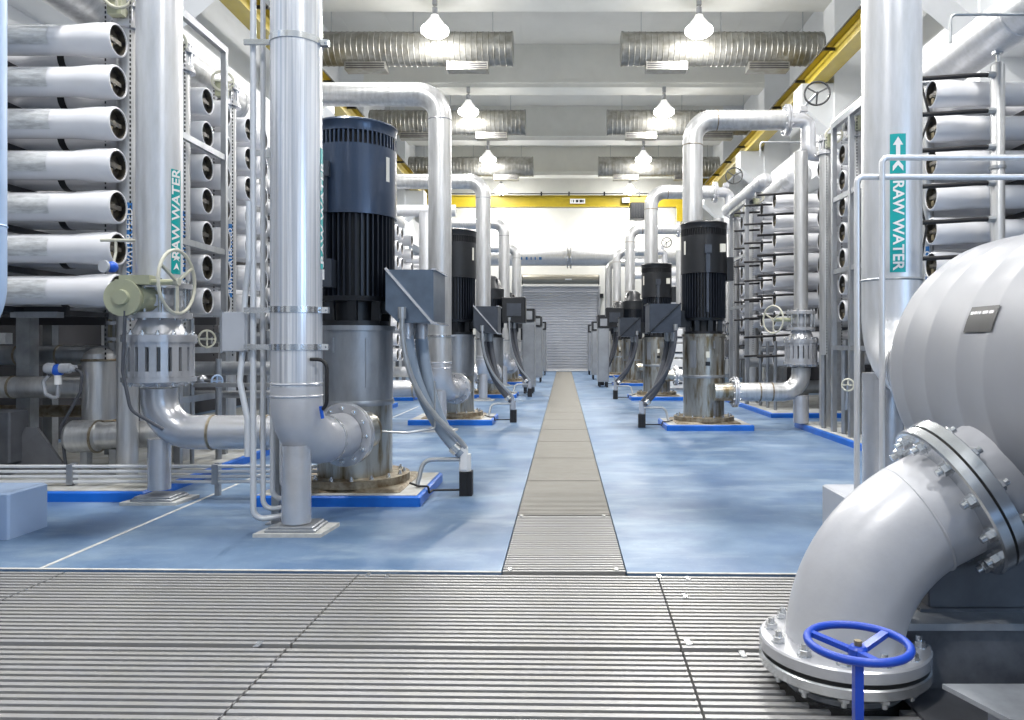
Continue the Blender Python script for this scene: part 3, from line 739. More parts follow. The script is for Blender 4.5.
def flange_pair(parent,c,d,r,m='cast',nb=12,br=.014,th=.03,bolts='mesh'):
    d = Vector(d).normalized(); c = Vector(c)
    MB().lathe(c-d*(th+.004),d,[(0,r*.95),(.004,r),(th,r)],36).build('flange',m,parent)
    MB().lathe(c-d*.004,d,[(0,r*.93),(.008,r*.93)],36).build('gasket','gasket',parent)
    MB().lathe(c+d*.004,d,[(0,r),(th-.004,r),(th,r*.95)],36).build('flange',m,parent)
    if bolts == 'obj':
        bolt_ring(parent,c-d*(th+.004),-d,r*.84,nb,br); bolt_ring(parent,c+d*(th+.004),d,r*.84,nb,br)
    else:
        q = MB(); bolts_in(q,c-d*(th+.004),-d,r*.84,nb,br,br*1.1); bolts_in(q,c+d*(th+.004),d,r*.84,nb,br,br*1.1); q.build('bolt_set','bright_steel',parent)
def base_foot(parent,x,y,r,h=0):
    MB().prism([(x-.23,y-.15),(x+.21,y-.15),(x+.24,y+.16),(x-.17,y+.18)],h,h+.024).build('grout_pad','grout',parent)
    MB().bbox(x-.165,x+.165,y-.13,y+.15,h+.024,h+.045,.008).build('base_plate','steel',parent)
    MB().bbox(x-.145,x+.145,y-.115,y+.13,h+.045,h+.06,.006).build('base_plate','steel',parent)

def left_inlet(Xp,Yp,near,label):
    x, y = Xp-.026, Yp-1.31; r = .165; ztop = 4.83
    o = thing('inlet_pipe',label,'pipe',(x,y,0),'large inlet pipes of the left pumps')
    d = Vector((.25,.968,0)).normalized(); z0 = .577
    pts = fillet([(x,y,1.3),(x,y,z0),Vector((x,y,z0))+d*.62],.30,12)
    MB().tube(fillet([(-3.9,y,ztop),(x,y,ztop),(x,y,.97)],.32,12),r,36).build('vertical_pipe','clad' if near else 'pipe',o)
    MB().tube(fillet([(x,y,.97),(x,y,z0),Vector((x,y,z0))+d*.56],.30,12),r,36).build('elbow','matte' if near else 'cast',o)
    for z in (.98,.90): MB().lathe((x,y,z),(0,0,1),[(0,r+.002),(.008,r+.008),(.016,r+.002)],36).build('weld_band','cast',o)
    MB().cyl(Vector((x,y,z0))+d*.34,Vector((x,y,z0))+d*.36,r+.005,36).build('weld_band','cast',o)
    fc = Vector((x,y,z0))+d*.60
    flange_pair(o,fc,d,.235,'cast',12,.015,.028,'obj' if near else 'mesh')
    MB().cyl(fc+d*.03,fc+d*.30,.15,28).build('nozzle','barrel',o)
    MB().tube([(x,y-.0,.58),(x,y,.065)],.095,28).build('support_leg','cast',o)
    base_foot(o,x,y,.1)
    if near:
        for z in (3.23,1.455,1.21):
            q = MB(); q.lathe((x,y,z),(0,0,1),[(0,r+.001),(0,r+.007),(.04,r+.007),(.04,r+.001)],36,cap0=False,cap1=False); q.box(x+r,x+r+.05,y-.02,y+.02,z,z+.04); q.cyl((x+r+.03,y-.035,z+.02),(x+r+.03,y+.035,z+.02),.008,6); q.box(x-.34,x-r,y-.03,y-.01,z+.003,z+.037); q.build('pipe_clamp','bright_steel',o)
        q = MB(); q.tube(fillet([(x+r*.8,y-.12,1.15),(x+.24,y-.12,1.15),(x+.24,y-.12,.86),(x+.19,y-.05,.82)],.06,5),.012,8); q.build('gauge_loop','rubber',o)
        MB().cyl((x+.18,y-.06,.84),(x+.19,y-.05,.76),.012,8).build('fitting','blue_small',o)
        l = cyl_patch(o,x,y,r+.001,1.48,1.85,1.75,2.55,'teal','pipe_label'); cyl_text(l,'RAW WATER',.095,x,y,r+.005,1.66,2.12,False,sx=1.2)
    else:
        MB().lathe((x,y,1.35),(0,0,1),[(0,r+.012),(.03,r+.012)],30).build('pipe_clamp','bright_steel',o)
        MB().box(x-r-.05,x+r+.05,y-.03,y+.03,1.36,1.375).build('clamp_bar','bright_steel',o)
        MB().lathe((-3.9,y,ztop),(1,0,0),[(0,.24),(.04,.24)],30).build('flange','cast',o)
    for q_ in (4.45,): MB().lathe((x,y,q_),(0,0,1),[(0,r+.002),(.008,r+.007),(.016,r+.002)],36).build('weld_band','cast',o)
    return o
def strainer_leg(x,y,label,s,near,ztop=None):
    """outlet line of a pump: horizontal, elbow up, slotted strainer, butterfly valve, riser"""
    o = thing('outlet_riser',label,'pipe',(x,y,0),'outlet risers beside the racks')
    k = 1 if near else .9; r = .166 if s<0 else .10; a = -s; zt = ztop or (8.9 if s<0 else 4.05)
    xe = (-2.05 if s<0 else x-.95)
    MB().tube(fillet([(xe,y,.55),(x,y,.55),(x,y,.90)],.28,12),.135,28).build('elbow','cast' if near else 'pipe',o)
    for q in (.42,.85 if s<0 else .6): MB().cyl((x+a*q,y,.55),(x+a*(q+.02),y,.55),.14,28).build('weld_band','rust',o)
    flange_pair(o,(xe+a*.02,y,.55),(a,0,0),.225,'cast',12,.014,.03)
    MB().cyl((xe+a*.05,y,.55),(xe+a*.32,y,.55),.13,24).build('nozzle','barrel',o)
    MB().cyl((x,y,.10),(x,y,.50),.085 if s<0 else .11,24).build('support_leg','cast',o)
    # flanges + cage
    zc = .955; Rf = .27*k; Rc = .24*k
    MB().lathe((x,y,zc),(0,0,1),[(-.04,.17*k),(0,Rf),(.035,Rf),(.035,Rc),(.06,Rc)],40).build('flange','cast',o)
    q = MB()
    for j in range(20):
        w = 2*PI*j/20; e = Vector((math.cos(w),math.sin(w),0)); t = Vector((-e.y,e.x,0)); p = Vector((x,y,0))
        vs = [p+e*rr+t*u+Vector((0,0,z)) for rr in (Rc-.03,Rc+.012) for u in (-.026,.026) for z in (zc+.05,zc+.31)]
        q.add(vs,[(0,1,3,2),(4,6,7,5),(0,4,5,1),(2,3,7,6),(0,2,6,4),(1,5,7,3)])
    q.lathe((x,y,0),(0,0,1),[(zc+.04,Rc-.03),(zc+.04,Rc+.012),(zc+.085,Rc+.012),(zc+.085,Rc-.03)],40,cap0=False,cap1=False); q.lathe((x,y,0),(0,0,1),[(zc+.27,Rc-.03),(zc+.27,Rc+.012),(zc+.31,Rc+.012),(zc+.31,Rc-.03)],40,cap0=False,cap1=False)
    q.build('strainer_cage','cast',o)
    MB().cyl((x,y,zc+.04),(x,y,zc+.31),Rc-.07,24).build('strainer_core','steel',o)
    MB().lathe((x,y,zc+.29),(0,0,1),[(0,Rc),(.02,Rc),(.02,Rf),(.075,Rf),(.085,.20*k),(.20,.15*k)],40).build('flange','cast',o)
    bolt_ring(o,(x,y,zc),(0,0,-1),Rf*.9,14,.018); bolt_ring(o,(x,y,zc+.365),(0,0,1),Rf*.9,14,.018)
    zv = zc+.49
    q = MB(); q.lathe((x,y,zv),(0,0,1),[(0,.15*k),(.005,.24*k),(.05,.24*k),(.05,.13*k),(.10,.13*k),(.10,.17*k),(.19,.17*k),(.19,.13*k),(.24,.13*k),(.24,.24*k),(.28,.24*k),(.30,r)],36); q.build('valve_body','cast',o)
    q = MB()
    for j in range(12):
        w = 2*PI*j/12; q.cyl((x+.21*k*math.cos(w),y+.21*k*math.sin(w),zv-.01),(x+.21*k*math.cos(w),y+.21*k*math.sin(w),zv+.31),.013,8)
    q.build('stud_set','bright_steel',o)
    if s<0:
        gx = x-.115; gy = y-.30; gz = zv+.155
        q = MB(); q.lathe((gx,gy+.09,gz),(0,-1,0),[(0,.125),(.08,.14),(.10,.14),(.10,.06),(.13,.055)],36); q.build('gearbox','valve_cream',o)
        q = MB(); q.cyl((gx+.05,gy+.05,gz),(x,y,gz),.10,20); q.cyl((gx-.08,gy+.05,gz+.12),(x+.28,gy+.03,gz+.12),.022,10); q.box(gx-.03,gx+.2,gy+.0,gy+.09,gz+.10,gz+.17); q.build('gear_shaft','valve_cream',o)
        wheel(o,(x+.28,gy+.03,gz+.12),(1,-.06,0),.24,.013,'wheel_cream',3,'handwheel',.5)
        q = MB(); q.tube(fillet([(gx+.02,gy+.0,gz-.10),(gx-.0,gy-.0,gz-.55),(gx+.06,gy,.75),(gx+.28,gy+.05,.6)],.12,6),.013,8); q.build('signal_cable','hose_dark',o)
        base_foot(o,x,y,.1)
    else:
        wheel(o,(x-.42,y-.05,zv+.16),(-1,-.55,0),.20,.013,'wheel_cream',3,'handwheel',.5)
        MB().cyl((x-.40,y-.03,zv+.16),(x,y,zv+.16),.03,10).build('gear_shaft','valve_cream',o)
    MB().cyl((x,y,zv+.29),(x,y,zt),r,36).build('riser','pipe' if s>0 else 'pipe_white',o)
    if s<0:
        l = cyl_patch(o,x,y,r+.001,1.0,1.56,1.80,2.62,'teal','pipe_label'); cyl_text(l,'RAW WATER',.105,x,y,r+.005,1.27,2.27,False,sx=1.12)
        q = MB(); 
        # small arrow pair under the words
        for zc_ in (1.86,1.93):
            vs = [(u,v) for u,v in ((-.03,-.03),(0,.03),(.03,-.03),(0,-.012))]
            q.add([(x+(r+.005)*math.sin(1.27+u/r),y-(r+.005)*math.cos(1.27+u/r),zc_+v) for u,v in vs],[(0,1,3),(1,2,3)])
        q.build('arrow','white',l,smooth=False)
    return o
def right_inlet(Xp,Yp,label,vis):
    x, y = Xp-.03, Yp+.8; r=.16; z=4.87
    o = thing('inlet_pipe',label,'pipe',(x,y,0),'large inlet pipes of the right pumps')
    MB().tube(fillet([(3.58,y,z),(x,y,z),(x,y,.55),(x,Yp+.3,.55)],[.33,.25],12),r,32).build('pipe','pipe',o)
    for zz in (4.45,2.9): MB().lathe((x,y,zz),(0,0,1),[(0,r+.002),(.008,r+.007),(.016,r+.002)],32).build('weld_band','rust',o)
    MB().cyl((x+.38,y,z),(x+.40,y,z),r+.005,32).build('weld_band','rust',o)
    MB().cyl((x,y,.0),(x,y,.5),.08,20).build('support_leg','cast',o)
    flange_pair(o,(3.60,y,z),(1,0,0),.25,'cast',12,.016,.035)
    MB().tube(fillet([(3.63,y,z),(3.95,y,z),(3.95,y,4.32),(4.2,y,4.32)],[.14,.12],6),.12,20).build('drop_elbow','cast',o)
    q = MB(); q.cyl((3.86,y-.0,z),(3.86,y-.0,z+.22),.06,14); q.box(3.80,3.92,y-.08,y+.08,z+.12,z+.2); q.build('valve_bonnet','cast',o)
    wheel(o,(3.98,y-.34,z+.32),(-.25,-1,.1),.19,.016,'black',3,'handwheel',.6)
    MB().cyl((3.98,y-.34,z+.32),(3.90,y,z+.22),.02,8).build('valve_stem','steel',o)
    return o
LP = [(-1.754,6.3+5.77*k) for k in range(5)]; RP = [(2.11,11.33+5.77*k) for k in range(4)]
dist = ['nearest','second','third','fourth','farthest']
def nn(k): return dist[k]
PADW=.65
protoL = protoR = protoLs = protoRs = None
for k,(xp,yp) in enumerate(LP):
    pad(xp-.65,xp+.65,yp-.55,yp+.53,'blue edged pad under the %s pump on the left'%nn(k))
    kind = 'tall' if k < 2 else 'short'
    lab = '%s left vertical pump with %s motor on blue pad'%(nn(k),'tall dark blue' if k==0 else ('tall black' if k==1 else 'short domed black'))
    if k == 0: protoL = pump(xp,yp,-1,lab)
    elif k == 1:
        o = copy_tree(protoL,(xp,yp,.085),lab)
        for c in o.children:
            if c.name.split('.')[0] in ('motor_hood','vent_grille','top_cover'):
                c.material_slots[0].link = 'OBJECT'; c.material_slots[0].material = M['black']
            if c.name.split('.')[0] == 'terminal_box':
                c.material_slots[0].link = 'OBJECT'; c.material_slots[0].material = M['box_dark']
    elif k == 2: protoLs = pump(xp,yp,-1,lab,'short')
    else: copy_tree(protoLs,(xp,yp,.085),lab)
    if k < 3: cables(xp,yp,-1,'%s grey cable sleeves curving from the %s left pump box to floor boot'%('bundle of light' if k==0 else 'dark',nn(k)),kind)
    left_inlet(xp,yp,k==0,['large ribbed RAW WATER pipe in front of nearest left pump with elbow and clamps','tall grey inlet pipe in front of the second left pump','tall grey inlet pipe in front of the third left pump','tall grey inlet pipe in front of the fourth left pump','tall grey inlet pipe in front of the farthest left pump'][k])
    if k < 3:
        if k == 0: protoRiser = strainer_leg(-3.21,5.95,'RAW WATER riser with slotted strainer and cream gear valve at the nearest left rack',-1,True)
        elif k == 1: protoRiser2 = strainer_leg(-3.21,yp-.35,'outlet riser with strainer behind the second left pump',-1,True,4.3)
        else: copy_tree(protoRiser2,(-3.21,yp-.35,0),'outlet riser with strainer behind the %s left pump'%nn(k))
for k,(xp,yp) in enumerate(RP):
    pad(xp-.63,xp+.63,yp-.55,yp+.50,'blue edged pad under the %s pump on the right'%nn(k))
    kind = 'tall' if k < 2 else 'short'
    lab = '%s right vertical pump with %s black motor on blue pad'%(nn(k),'tall' if k<2 else 'short domed')
    if k == 0: protoR = pump(xp,yp,1,lab)
    elif k == 1: copy_tree(protoR,(xp,yp,.085),lab)
    elif k == 2: protoRs = pump(xp,yp,1,lab,'short')
    else: copy_tree(protoRs,(xp,yp,.085),lab)
    if k < 3: cables(xp,yp,1,'dark cable sleeves curving from the %s right pump box to floor boot'%nn(k),kind)
    right_inlet(xp,yp,'tall grey inlet pipe behind the %s right pump, bending right overhead'%nn(k),k<2)
    if k < 3:
        if k == 0: protoRR = strainer_leg(3.46,10.95,'outlet riser with slotted strainer and handwheel valve beside the nearest right rack',1,False)
        else: copy_tree(protoRR,(3.46,yp-.38,0),'outlet riser with strainer behind the %s right pump'%nn(k))
# one more right pipe at the back
o = thing('inlet_pipe','farthest small looking right inlet pipe, bending right near the roller door','pipe',(2.0,33.6,0),'large inlet pipes of the right pumps')
MB().tube(fillet([(3.8,33.6,4.87),(2.0,33.6,4.87),(2.0,33.6,0)],.33,10),.16,24).build('pipe','pipe',o)
# big cross pipes at the back
for (z,y,r,x0,x1,lab) in ((5.15,34.0,.36,-6,6,'very wide white cross pipe above the roller door'),(4.62,31.0,.14,2.6,4.2,'short white cross pipe behind the right pumps, upper'),(4.1,31.2,.14,2.6,4.2,'short white cross pipe behind the right pumps, lower')):
    o = thing('cross_pipe',lab,'pipe',((x0+x1)/2,y,z-r)); MB().cyl((x0,y,z),(x1,y,z),r,28).build('pipe','pipe_white',o)
    if r > .3:
        for x in (.25,): MB().cyl((x-.12,y,z),(x-.06,y,z),r+.12,28).cyl((x+.02,y,z),(x+.08,y,z),r+.12,28).build('flange','cast',o)
        q = MB()
        for xa,w_ in ((-1.93,.06),(-1.72,.09),(-1.5,.05),(-1.32,.06),(-1.12,.12)): q.box(xa,xa+w_,y-r-.012,y-r+.03,z-.12,z+.0)
        q.build('worn_marking','label_blue',o)
# cabinets
def cabinet(x0,x1,y0,y1,h,label,blk):
    o = thing('control_cabinet',label,'cabinet',((x0+x1)/2,(y0+y1)/2,0),'cabinets along the aisle')
    MB().bbox(x0,x1,y0,y1,.16,h,.015).build('cabinet_body','cabinet',o)
    MB().box(x0+.03,x1-.03,y0-.015,y0,.2,h-.04).build('cabinet_door','cabinet',o)
    for x in (x0+.03,x1-.08):
        for y in (y0+.03,y1-.08): MB().box(x,x+.05,y,y+.05,0,.16).build('leg','black',o)
    if blk:
        t = MB().box(x0-.0,x1+.0,y0-.03,y1-.1,h,h+.32).build('display_box','black',o); MB().box(x0+.06,x1-.06,y0-.035,y0-.03,h+.05,h+.26).build('display','cabinet',t)
for k,(y0,x0,x1) in enumerate([(18.9,-1.05,-.74),(24.4,-1.02,-.72),(30.0,-1.0,-.72)]): cabinet(x0,x1,y0,y0+.8,1.82,'%s grey control cabinet standing on the left edge of the aisle'%nn(k),True)
for k,(y0,x0,x1) in enumerate([(21.6,.98,1.30),(26.3,.98,1.28),(30.4,.98,1.28)]): cabinet(x0,x1,y0,y0+.8,1.72,'%s grey control cabinet standing on the right edge of the aisle'%nn(k),True)
# stacked white crates seen between right pumps
for i in range(5):
    o = MB().bbox(2.95,3.30,20.6,21.0,.05+i*.42,.05+i*.42+.36,.02).build('white_crate','stack_white'); tag(o,'%s white box from the floor in the stack behind the nearest right pump'%['lowest','second','middle','fourth','topmost'][i],'box','stack of white boxes')
    MB().box(3.0,3.25,20.585,20.6,.15+i*.42,.20+i*.42).build('slot','box_dark',o)
o = MB().bbox(2.9,3.35,20.55,21.05,0,.05,.01).build('pallet','steel'); tag(o,'low steel pallet under the stack of white boxes','pallet')

# ------------------------------------------------------------------ conduits beside the ribbed pipe
def conduit(pts,r,label,rad=.08,m='conduit_white',grp='conduits beside the ribbed pipe'):
    o = MB().tube(fillet(pts,rad,6),r,12).build('conduit_pipe',m); tag(o,label,'conduit',grp); return o
cw = ['outermost','second','third','innermost']
for j in range(4):
    x = -2.08+j*.045; y = 5.02+j*.05; zb = .07+j*.055
    conduit([(x-.06 if j==0 else x,y,9),(x,y,5.5),(x,y,zb),(x+.24-.03*j,y+.10,zb+.02)],.017 if j else .02,'%s of four thin conduits dropping beside the ribbed left pipe'%cw[j],[.3,.07])
o = thing('channel_post','perforated grey channel post left of the ribbed pipe','post',(-2.02,5.22,0))
MB().box(-2.03,-1.975,5.2,5.26,.0,8.5).build('channel','strut',o)
MB().box(-2.06,-1.95,5.17,5.29,0,.012).build('foot_plate','steel',o)
o = thing('junction_box','small light grey junction box on the conduits left of the ribbed pipe','junction box',(-2.2,5.0,1.2))
MB().bbox(-2.28,-2.12,5.0,5.09,1.20,1.465,.008).build('box_body','block_white',o)
MB().box(-2.275,-2.125,4.99,5.0,1.205,1.46).build('box_lid','block_white',o)
MB().box(-2.30,-2.28,5.01,5.03,1.19,1.475).build('hinge_side','steel',o)
MB().box(-2.16,-1.98,5.09,5.12,1.25,1.29).build('bracket','steel',o)
conduit([(-2.15,5.04,1.46),(-2.14,5.04,1.6),(-2.10,5.0,1.8),(-2.10,5.0,2.2)],.02,'short flexible conduit rising out of the small junction box',[.05,.05])
conduit([(-2.16,5.04,1.2),(-2.17,5.02,1.0),(-2.11,5.0,.75),(-2.11,5.0,.5)],.02,'short flexible conduit dropping out of the small junction box',[.05,.05])
# low horizontal conduits
lw = ['topmost','second','third','lowest']
for j in range(4):
    z = .245-j*.042
    conduit([(-6.2,6.16+.01*j,z),(-1.95,6.16+.01*j,z)] if False else [(-6.2,6.16,z),(-4,6.16,z),(-1.95,6.16,z)],.014,'%s of four low horizontal conduits crossing in front of the left rack'%lw[j],.001,grp='low horizontal conduits')
for i,x in enumerate((-4.05,-2.86)):
    o = MB().box(x-.02,x+.02,6.18,6.22,.085 if i==0 else 0,.27).box(x-.025,x+.025,6.135,6.18,.10,.262).build('conduit_stand','steel'); tag(o,'short strut stand holding the low conduits %s'%['in front of the dark pipework','right of the strainer leg'][i],'stand')

# ------------------------------------------------------------------ pipework below the nearest left rack
Y=7.15
def P(px,py,y): return Vector(((px-564)*y/750, y, 1.25-(py-344)*y/750))
def line(name,pts,r,label,m='steel',rad=.1,cat='pipe',n=20,group=None,seg=6):
    o = MB().tube(fillet(pts,rad,seg) if len(pts)>2 else pts,r,n).build(name,m); tag(o,label,cat,group); return o
def lowpipe(z,y,r,x0,x1,label,m='steel',bands=()):
    o = thing('manifold_pipe',label,'pipe',((x0+x1)/2,y,z-r)); MB().cyl((x0,y,z),(x1,y,z),r,24).build('pipe',m,o)
    for x in bands: MB().cyl((x-.01,y,z),(x+.01,y,z),r+.006,24).build('weld_band','rust',o)
    return o
lowpipe(1.14,7.3,.095,-6.0,-4.28,'upper horizontal dark steel pipe under the left vessels','steel',(-4.9,-5.3))
lowpipe(.85,6.95,.10,-6.0,-4.42,'lower horizontal bright steel pipe under the left vessels','pipe',(-4.75,-5.1))
lowpipe(.58,7.5,.06,-6.0,-4.3,'thin rusty horizontal pipe low under the left vessels','rust')
o = thing('vertical_chamber','upright capped steel chamber under the left vessels','pipe',(-4.30,6.95,.3))
MB().lathe((-4.30,6.95,0),(0,0,1),[(.35,.145),(1.10,.145),(1.16,.13),(1.20,.08),(1.215,.01)],32).build('chamber','pipe',o)
MB().lathe((-4.30,6.95,1.09),(0,0,1),[(0,.147),(.012,.153),(.024,.147)],32).build('weld_band','rust',o)
MB().lathe((-4.30,6.95,.53),(0,0,1),[(0,.147),(.012,.153),(.024,.147)],32).build('weld_band','rust',o)
o = thing('drain_pipe','round ended horizontal pipe at the foot of the steel chamber','pipe',(-4.1,6.7,.26))
MB().lathe((-4.40,6.72,.42),(1,.05,.03),[(-.075,.01),(-.065,.07),(-.035,.12),(0,.145),(.22,.145),(.24,.12),(1.25,.12)],28).build('pipe','pipe',o)
MB().cyl((-4.19,6.73,.42),(-4.17,6.73,.42),.149,28).build('weld_band','rust',o)
for x in (-4.28,-4.02): MB().box(x-.03,x+.03,6.68,6.76,.085,.31).build('support','strut',o)
o = MB().ball((-4.13,7.15,1.20),.12).build('round_float','cast'); tag(o,'round steel ball fitting just right of the capped chamber','fitting')
o.parent = None
for x,w,nm in ((-5.05,.13,'left'),(-4.22,.06,'right')):
    o = MB().box(x-w/2,x+w/2,7.0,7.03,.085,1.62).box(x-w/2,x-w/2+.02,7.03,7.12,.085,1.62).box(x+w/2-.02,x+w/2,7.03,7.12,.085,1.62).build('channel_column','strut')
    tag(o,'wide grey channel column under the vessels, %s of the capped chamber'%nm,'column')
o = MB().prism_y([(-5.05,.085),(-4.45,.085),(-4.75,.50),(-4.85,.50)],6.75,6.78).build('gusset_plate','plinth_grey'); tag(o,'grey triangular gusset plate on the pad under the left vessels','plate')
o = MB().bbox(-5.2,-4.88,6.6,6.85,.2,.66,.015).box(-5.15,-4.93,6.65,6.8,.085,.2).build('support_block','plinth_grey'); tag(o,'stained square plate block low under the left vessels','block')
o = MB().box(-5.95,-3.5,7.55,7.62,1.44,1.52).box(-4.9,-4.4,6.62,6.68,1.50,1.58).build('beam_pair','dark_strut'); tag(o,'dark horizontal beam just under the lowest left vessels','beam')
o = MB().box(-4.8,-4.4,6.5,6.6,1.48,1.53).build('cable_tray','steel'); tag(o,'short light steel tray under the lowest front left vessel','tray')
# transmitter
o = thing('flow_transmitter','blue and white pressure transmitter on the bright lower pipe at left','transmitter',P(60,372,6.7))
c = P(58,370,6.7)
MB().lathe(c+Vector((-.10,-.02,.015)),(1,.1,0),[(0,.04),(.02,.05),(.07,.05),(.08,.04)],18).build('housing_left','block_white',o)
MB().lathe(c+Vector((.03,-.01,.015)),(1,.1,0),[(0,.045),(.08,.045),(.09,.03),(.13,.03)],18).build('housing_right','block_white',o)
MB().ball(c+Vector((0,0,.0)),.055).build('housing','blue_small',o)
MB().cyl(c+Vector((0,0,-.13)),c,.03,12).build('neck','white',o)
MB().tube(fillet([c+Vector((-.08,0,-.05)),c+Vector((-.13,0,-.1)),c+Vector((-.11,0,-.22)),c+Vector((0,0,-.26)),c+Vector((0,0,-.1))],.03,4),.018,10).build('bracket','cast',o)
line('signal_cable',[c+Vector((.15,0,.01)),c+Vector((.22,0,-.02)),c+Vector((.20,0,-.2)),c+Vector((.03,.0,-.5)),c+Vector((.05,.05,-1.0)),c+Vector((.06,.05,-1.22))],.014,'grey cable looping down from the blue transmitter','hose_dark',.05,'cable')
# small blue-white sensor near front vessel end
o = thing('sample_sensor','small blue and white sensor hanging beside the sixth left vessel end','sensor',P(110,266,5.95))
c = P(112,267,5.95); MB().ball(c,.045).build('sensor_body','blue_small',o); MB().lathe(c+Vector((-.03,-.04,0)),(-.3,-1,0),[(0,.05),(.02,.05)],18).build('sensor_face','block_white',o)
o = line('sample_line',[c+Vector((-.12,.05,.22)),c+Vector((.0,.05,.22)),c+Vector((.30,.05,.21))],.013,'thin cream sample tube above the small blue sensor','wheel_cream',.01)
line('sample_line',[c+Vector((0,.02,.03)),c+Vector((0,.05,.12)),c+Vector((0,.05,.22))],.010,'short riser from the small blue sensor to its sample tube','wheel_cream',.01)
# flanged joint behind, right of the chamber
o = thing('flanged_joint','small flanged joint above the capped chamber under the left rack','flange',(-3.95,6.9,1.25))
x0,y0_ = -3.95,6.75
for z in (1.28,1.42): MB().cyl((x0,y0_,z),(x0,y0_,z+.03),.15,24).build('flange','cast',o)
MB().cyl((x0,y0_,1.15),(x0,y0_,1.62),.09,20).build('pipe','pipe',o)
q = MB()
for k in range(8): q.cyl((x0+.125*math.cos(k*PI/4),y0_+.125*math.sin(k*PI/4),1.26),(x0+.125*math.cos(k*PI/4),y0_+.125*math.sin(k*PI/4),1.47),.01,6)
q.build('stud_set','brass',o)
# clutter between portal and conduit bundle (px 195-265, y 330-480)
vd = [(-3.62,7.3,1.5,.02,'second'),(-3.50,7.6,1.1,.03,'first'),(-3.45,8.2,1.4,.022,'third'),(-3.4,8.6,1.4,.022,'fourth'),(-3.4,9.2,1.5,.022,'fifth')]
for i,(x,y,z1,r,nm) in enumerate(vd):
    line('drop_pipe',[(x,y,.085),(x,y,z1)],r,'%s slim vertical pipe below the vessels behind the grey portal'%nm,'steel',group='slim drop pipes')
for i,(px,py,y,R_) in enumerate([(207,339,7.5,.085),(217,381,7.4,.055)]):
    c = P(px,py,y); o = thing('gate_valve','%s handwheel valve under the vessels behind the grey portal'%['upper cream','lower blue rimmed'][i],'valve',c)
    wheel(o,c,(.8,-.6,0),R_,.010,['wheel_cream','pipe_blue'][i],4); MB().cyl(c,c+Vector((-.2,.1,0)),.018,8).build('valve_stem','steel',o); MB().ball(c+Vector((-.2,.1,0)),.06).build('valve_body','cast',o)
for i,(z,y,x0,x1) in enumerate([(1.0,7.7,-4.0,-2.9),(.72,7.9,-3.9,-2.7),(.32,7.2,-3.7,-2.4),(1.32,8.6,-4.0,-3.45)]):
    lowpipe(z,y,[.07,.04,.025,.06][i],x0,x1,'%s small cross pipe behind the grey portal under the left rack'%['upper','middle','lowest thin','hidden high'][i],'steel')
o = MB().box(-2.85,-2.81,7.3,7.33,.0,.85).box(-3.6,-2.5,7.28,7.34,.83,.87).build('pipe_stand','strut'); tag(o,'low T shaped strut stand behind the horizontal outlet pipe','stand')
o = MB().box(-2.72,-2.70,7.25,7.27,.68,.82).build('hanging_tag','yellow_tag'); tag(o,'small yellow tag hanging from the strut stand','tag')
line('pump_sense_line',[(-1.50,6.0,.55),(-1.25,6.0,.54),(-1.05,6.1,.56),(-1.05,6.1,.95)],.009,'thin sensing tube leaving the nearest left pump barrel','conduit',.03)
# right rack lower clutter
for i,(x,y,z1) in enumerate([(3.6,10.4,1.1),(3.62,9.7,1.2),(3.66,9.0,.9),(3.7,8.7,.8),(3.68,8.3,1.0),(3.75,10.0,1.3)]):
    line('drop_pipe',[(x,y,.085),(x,y,z1)],.032,'%s slim vertical pipe on the pad of the nearest right rack'%ordn[i],'steel',group='slim drop pipes right')
lowpipe(1.08,9.0,.08,3.7,6,'upper horizontal pipe under the nearest right vessels','pipe'); lowpipe(.55,8.9,.11,3.72,6,'lower horizontal pipe under the nearest right vessels','pipe')
lowpipe(.9,14.6,.10,3.6,6,'upper horizontal pipe under the second right vessels','steel'); lowpipe(.45,14.0,.12,3.7,6,'lower horizontal pipe under the second right vessels','steel')
lowpipe(1.05,17.9,.10,-6,-3.4,'upper horizontal pipe under the third left vessels','pipe_white'); lowpipe(.6,17.5,.12,-6,-3.3,'lower horizontal pipe under the third left vessels','pipe_white')
lowpipe(4.45,18.0,.14,-5.5,-2.6,'white cross pipe overhead behind the nearest left pump','pipe_white',(-3.1,))
c = P(848,385,8.9); o = thing('gate_valve','small cream handwheel valve on the pad under the nearest right rack','valve',c); wheel(o,c,(-.6,-.8,0),.07,.011,'wheel_cream',4); MB().cyl(c,c+Vector((.0,.05,-.3)),.02,8).build('valve_stem','steel',o)
for (x,y,nm) in ((3.62,13.2,'second right'),(3.62,19.0,'third right')):
    lowpipe(1.15,y+.6,.05,x,x+1.5,'slim horizontal pipe at the front of the %s rack'%nm,'steel')
    for j in range(3): line('drop_pipe',[(x+.1,y+j*.5,.085),(x+.1,y+j*.5,1.3)],.03,'%s slim vertical pipe on the pad of the %s rack'%(ordn[j],nm),'steel')

# ------------------------------------------------------------------ near left bits
o = thing('blue_lit_pipe','pale pipe with blue light tinted into its colour, bending out of the left edge','pipe',(-3.155,4.0,0))
MB().tube(fillet([(-3.155,4.0,5.0),(-3.155,4.0,1.32),(-4.4,4.0,1.1)],.30,12),.15,32).build('pipe','pipe_blue',o)
MB().lathe((-3.155,4.0,1.88),(0,0,1),[(0,.151),(.006,.156),(.012,.151)],32).build('weld_band','pipe_blue',o)
MB().cyl((-4.0,4.0,0.0),(-4.0,4.0,1.1),.08,16).build('support_leg','pipe_blue',o)
o = MB().bbox(-4.6,-3.54,4.78,5.15,0,.30,.012).build('concrete_block','block_blue_lit'); tag(o,'concrete block with blue light tinted into its colour, on floor at left edge','block')

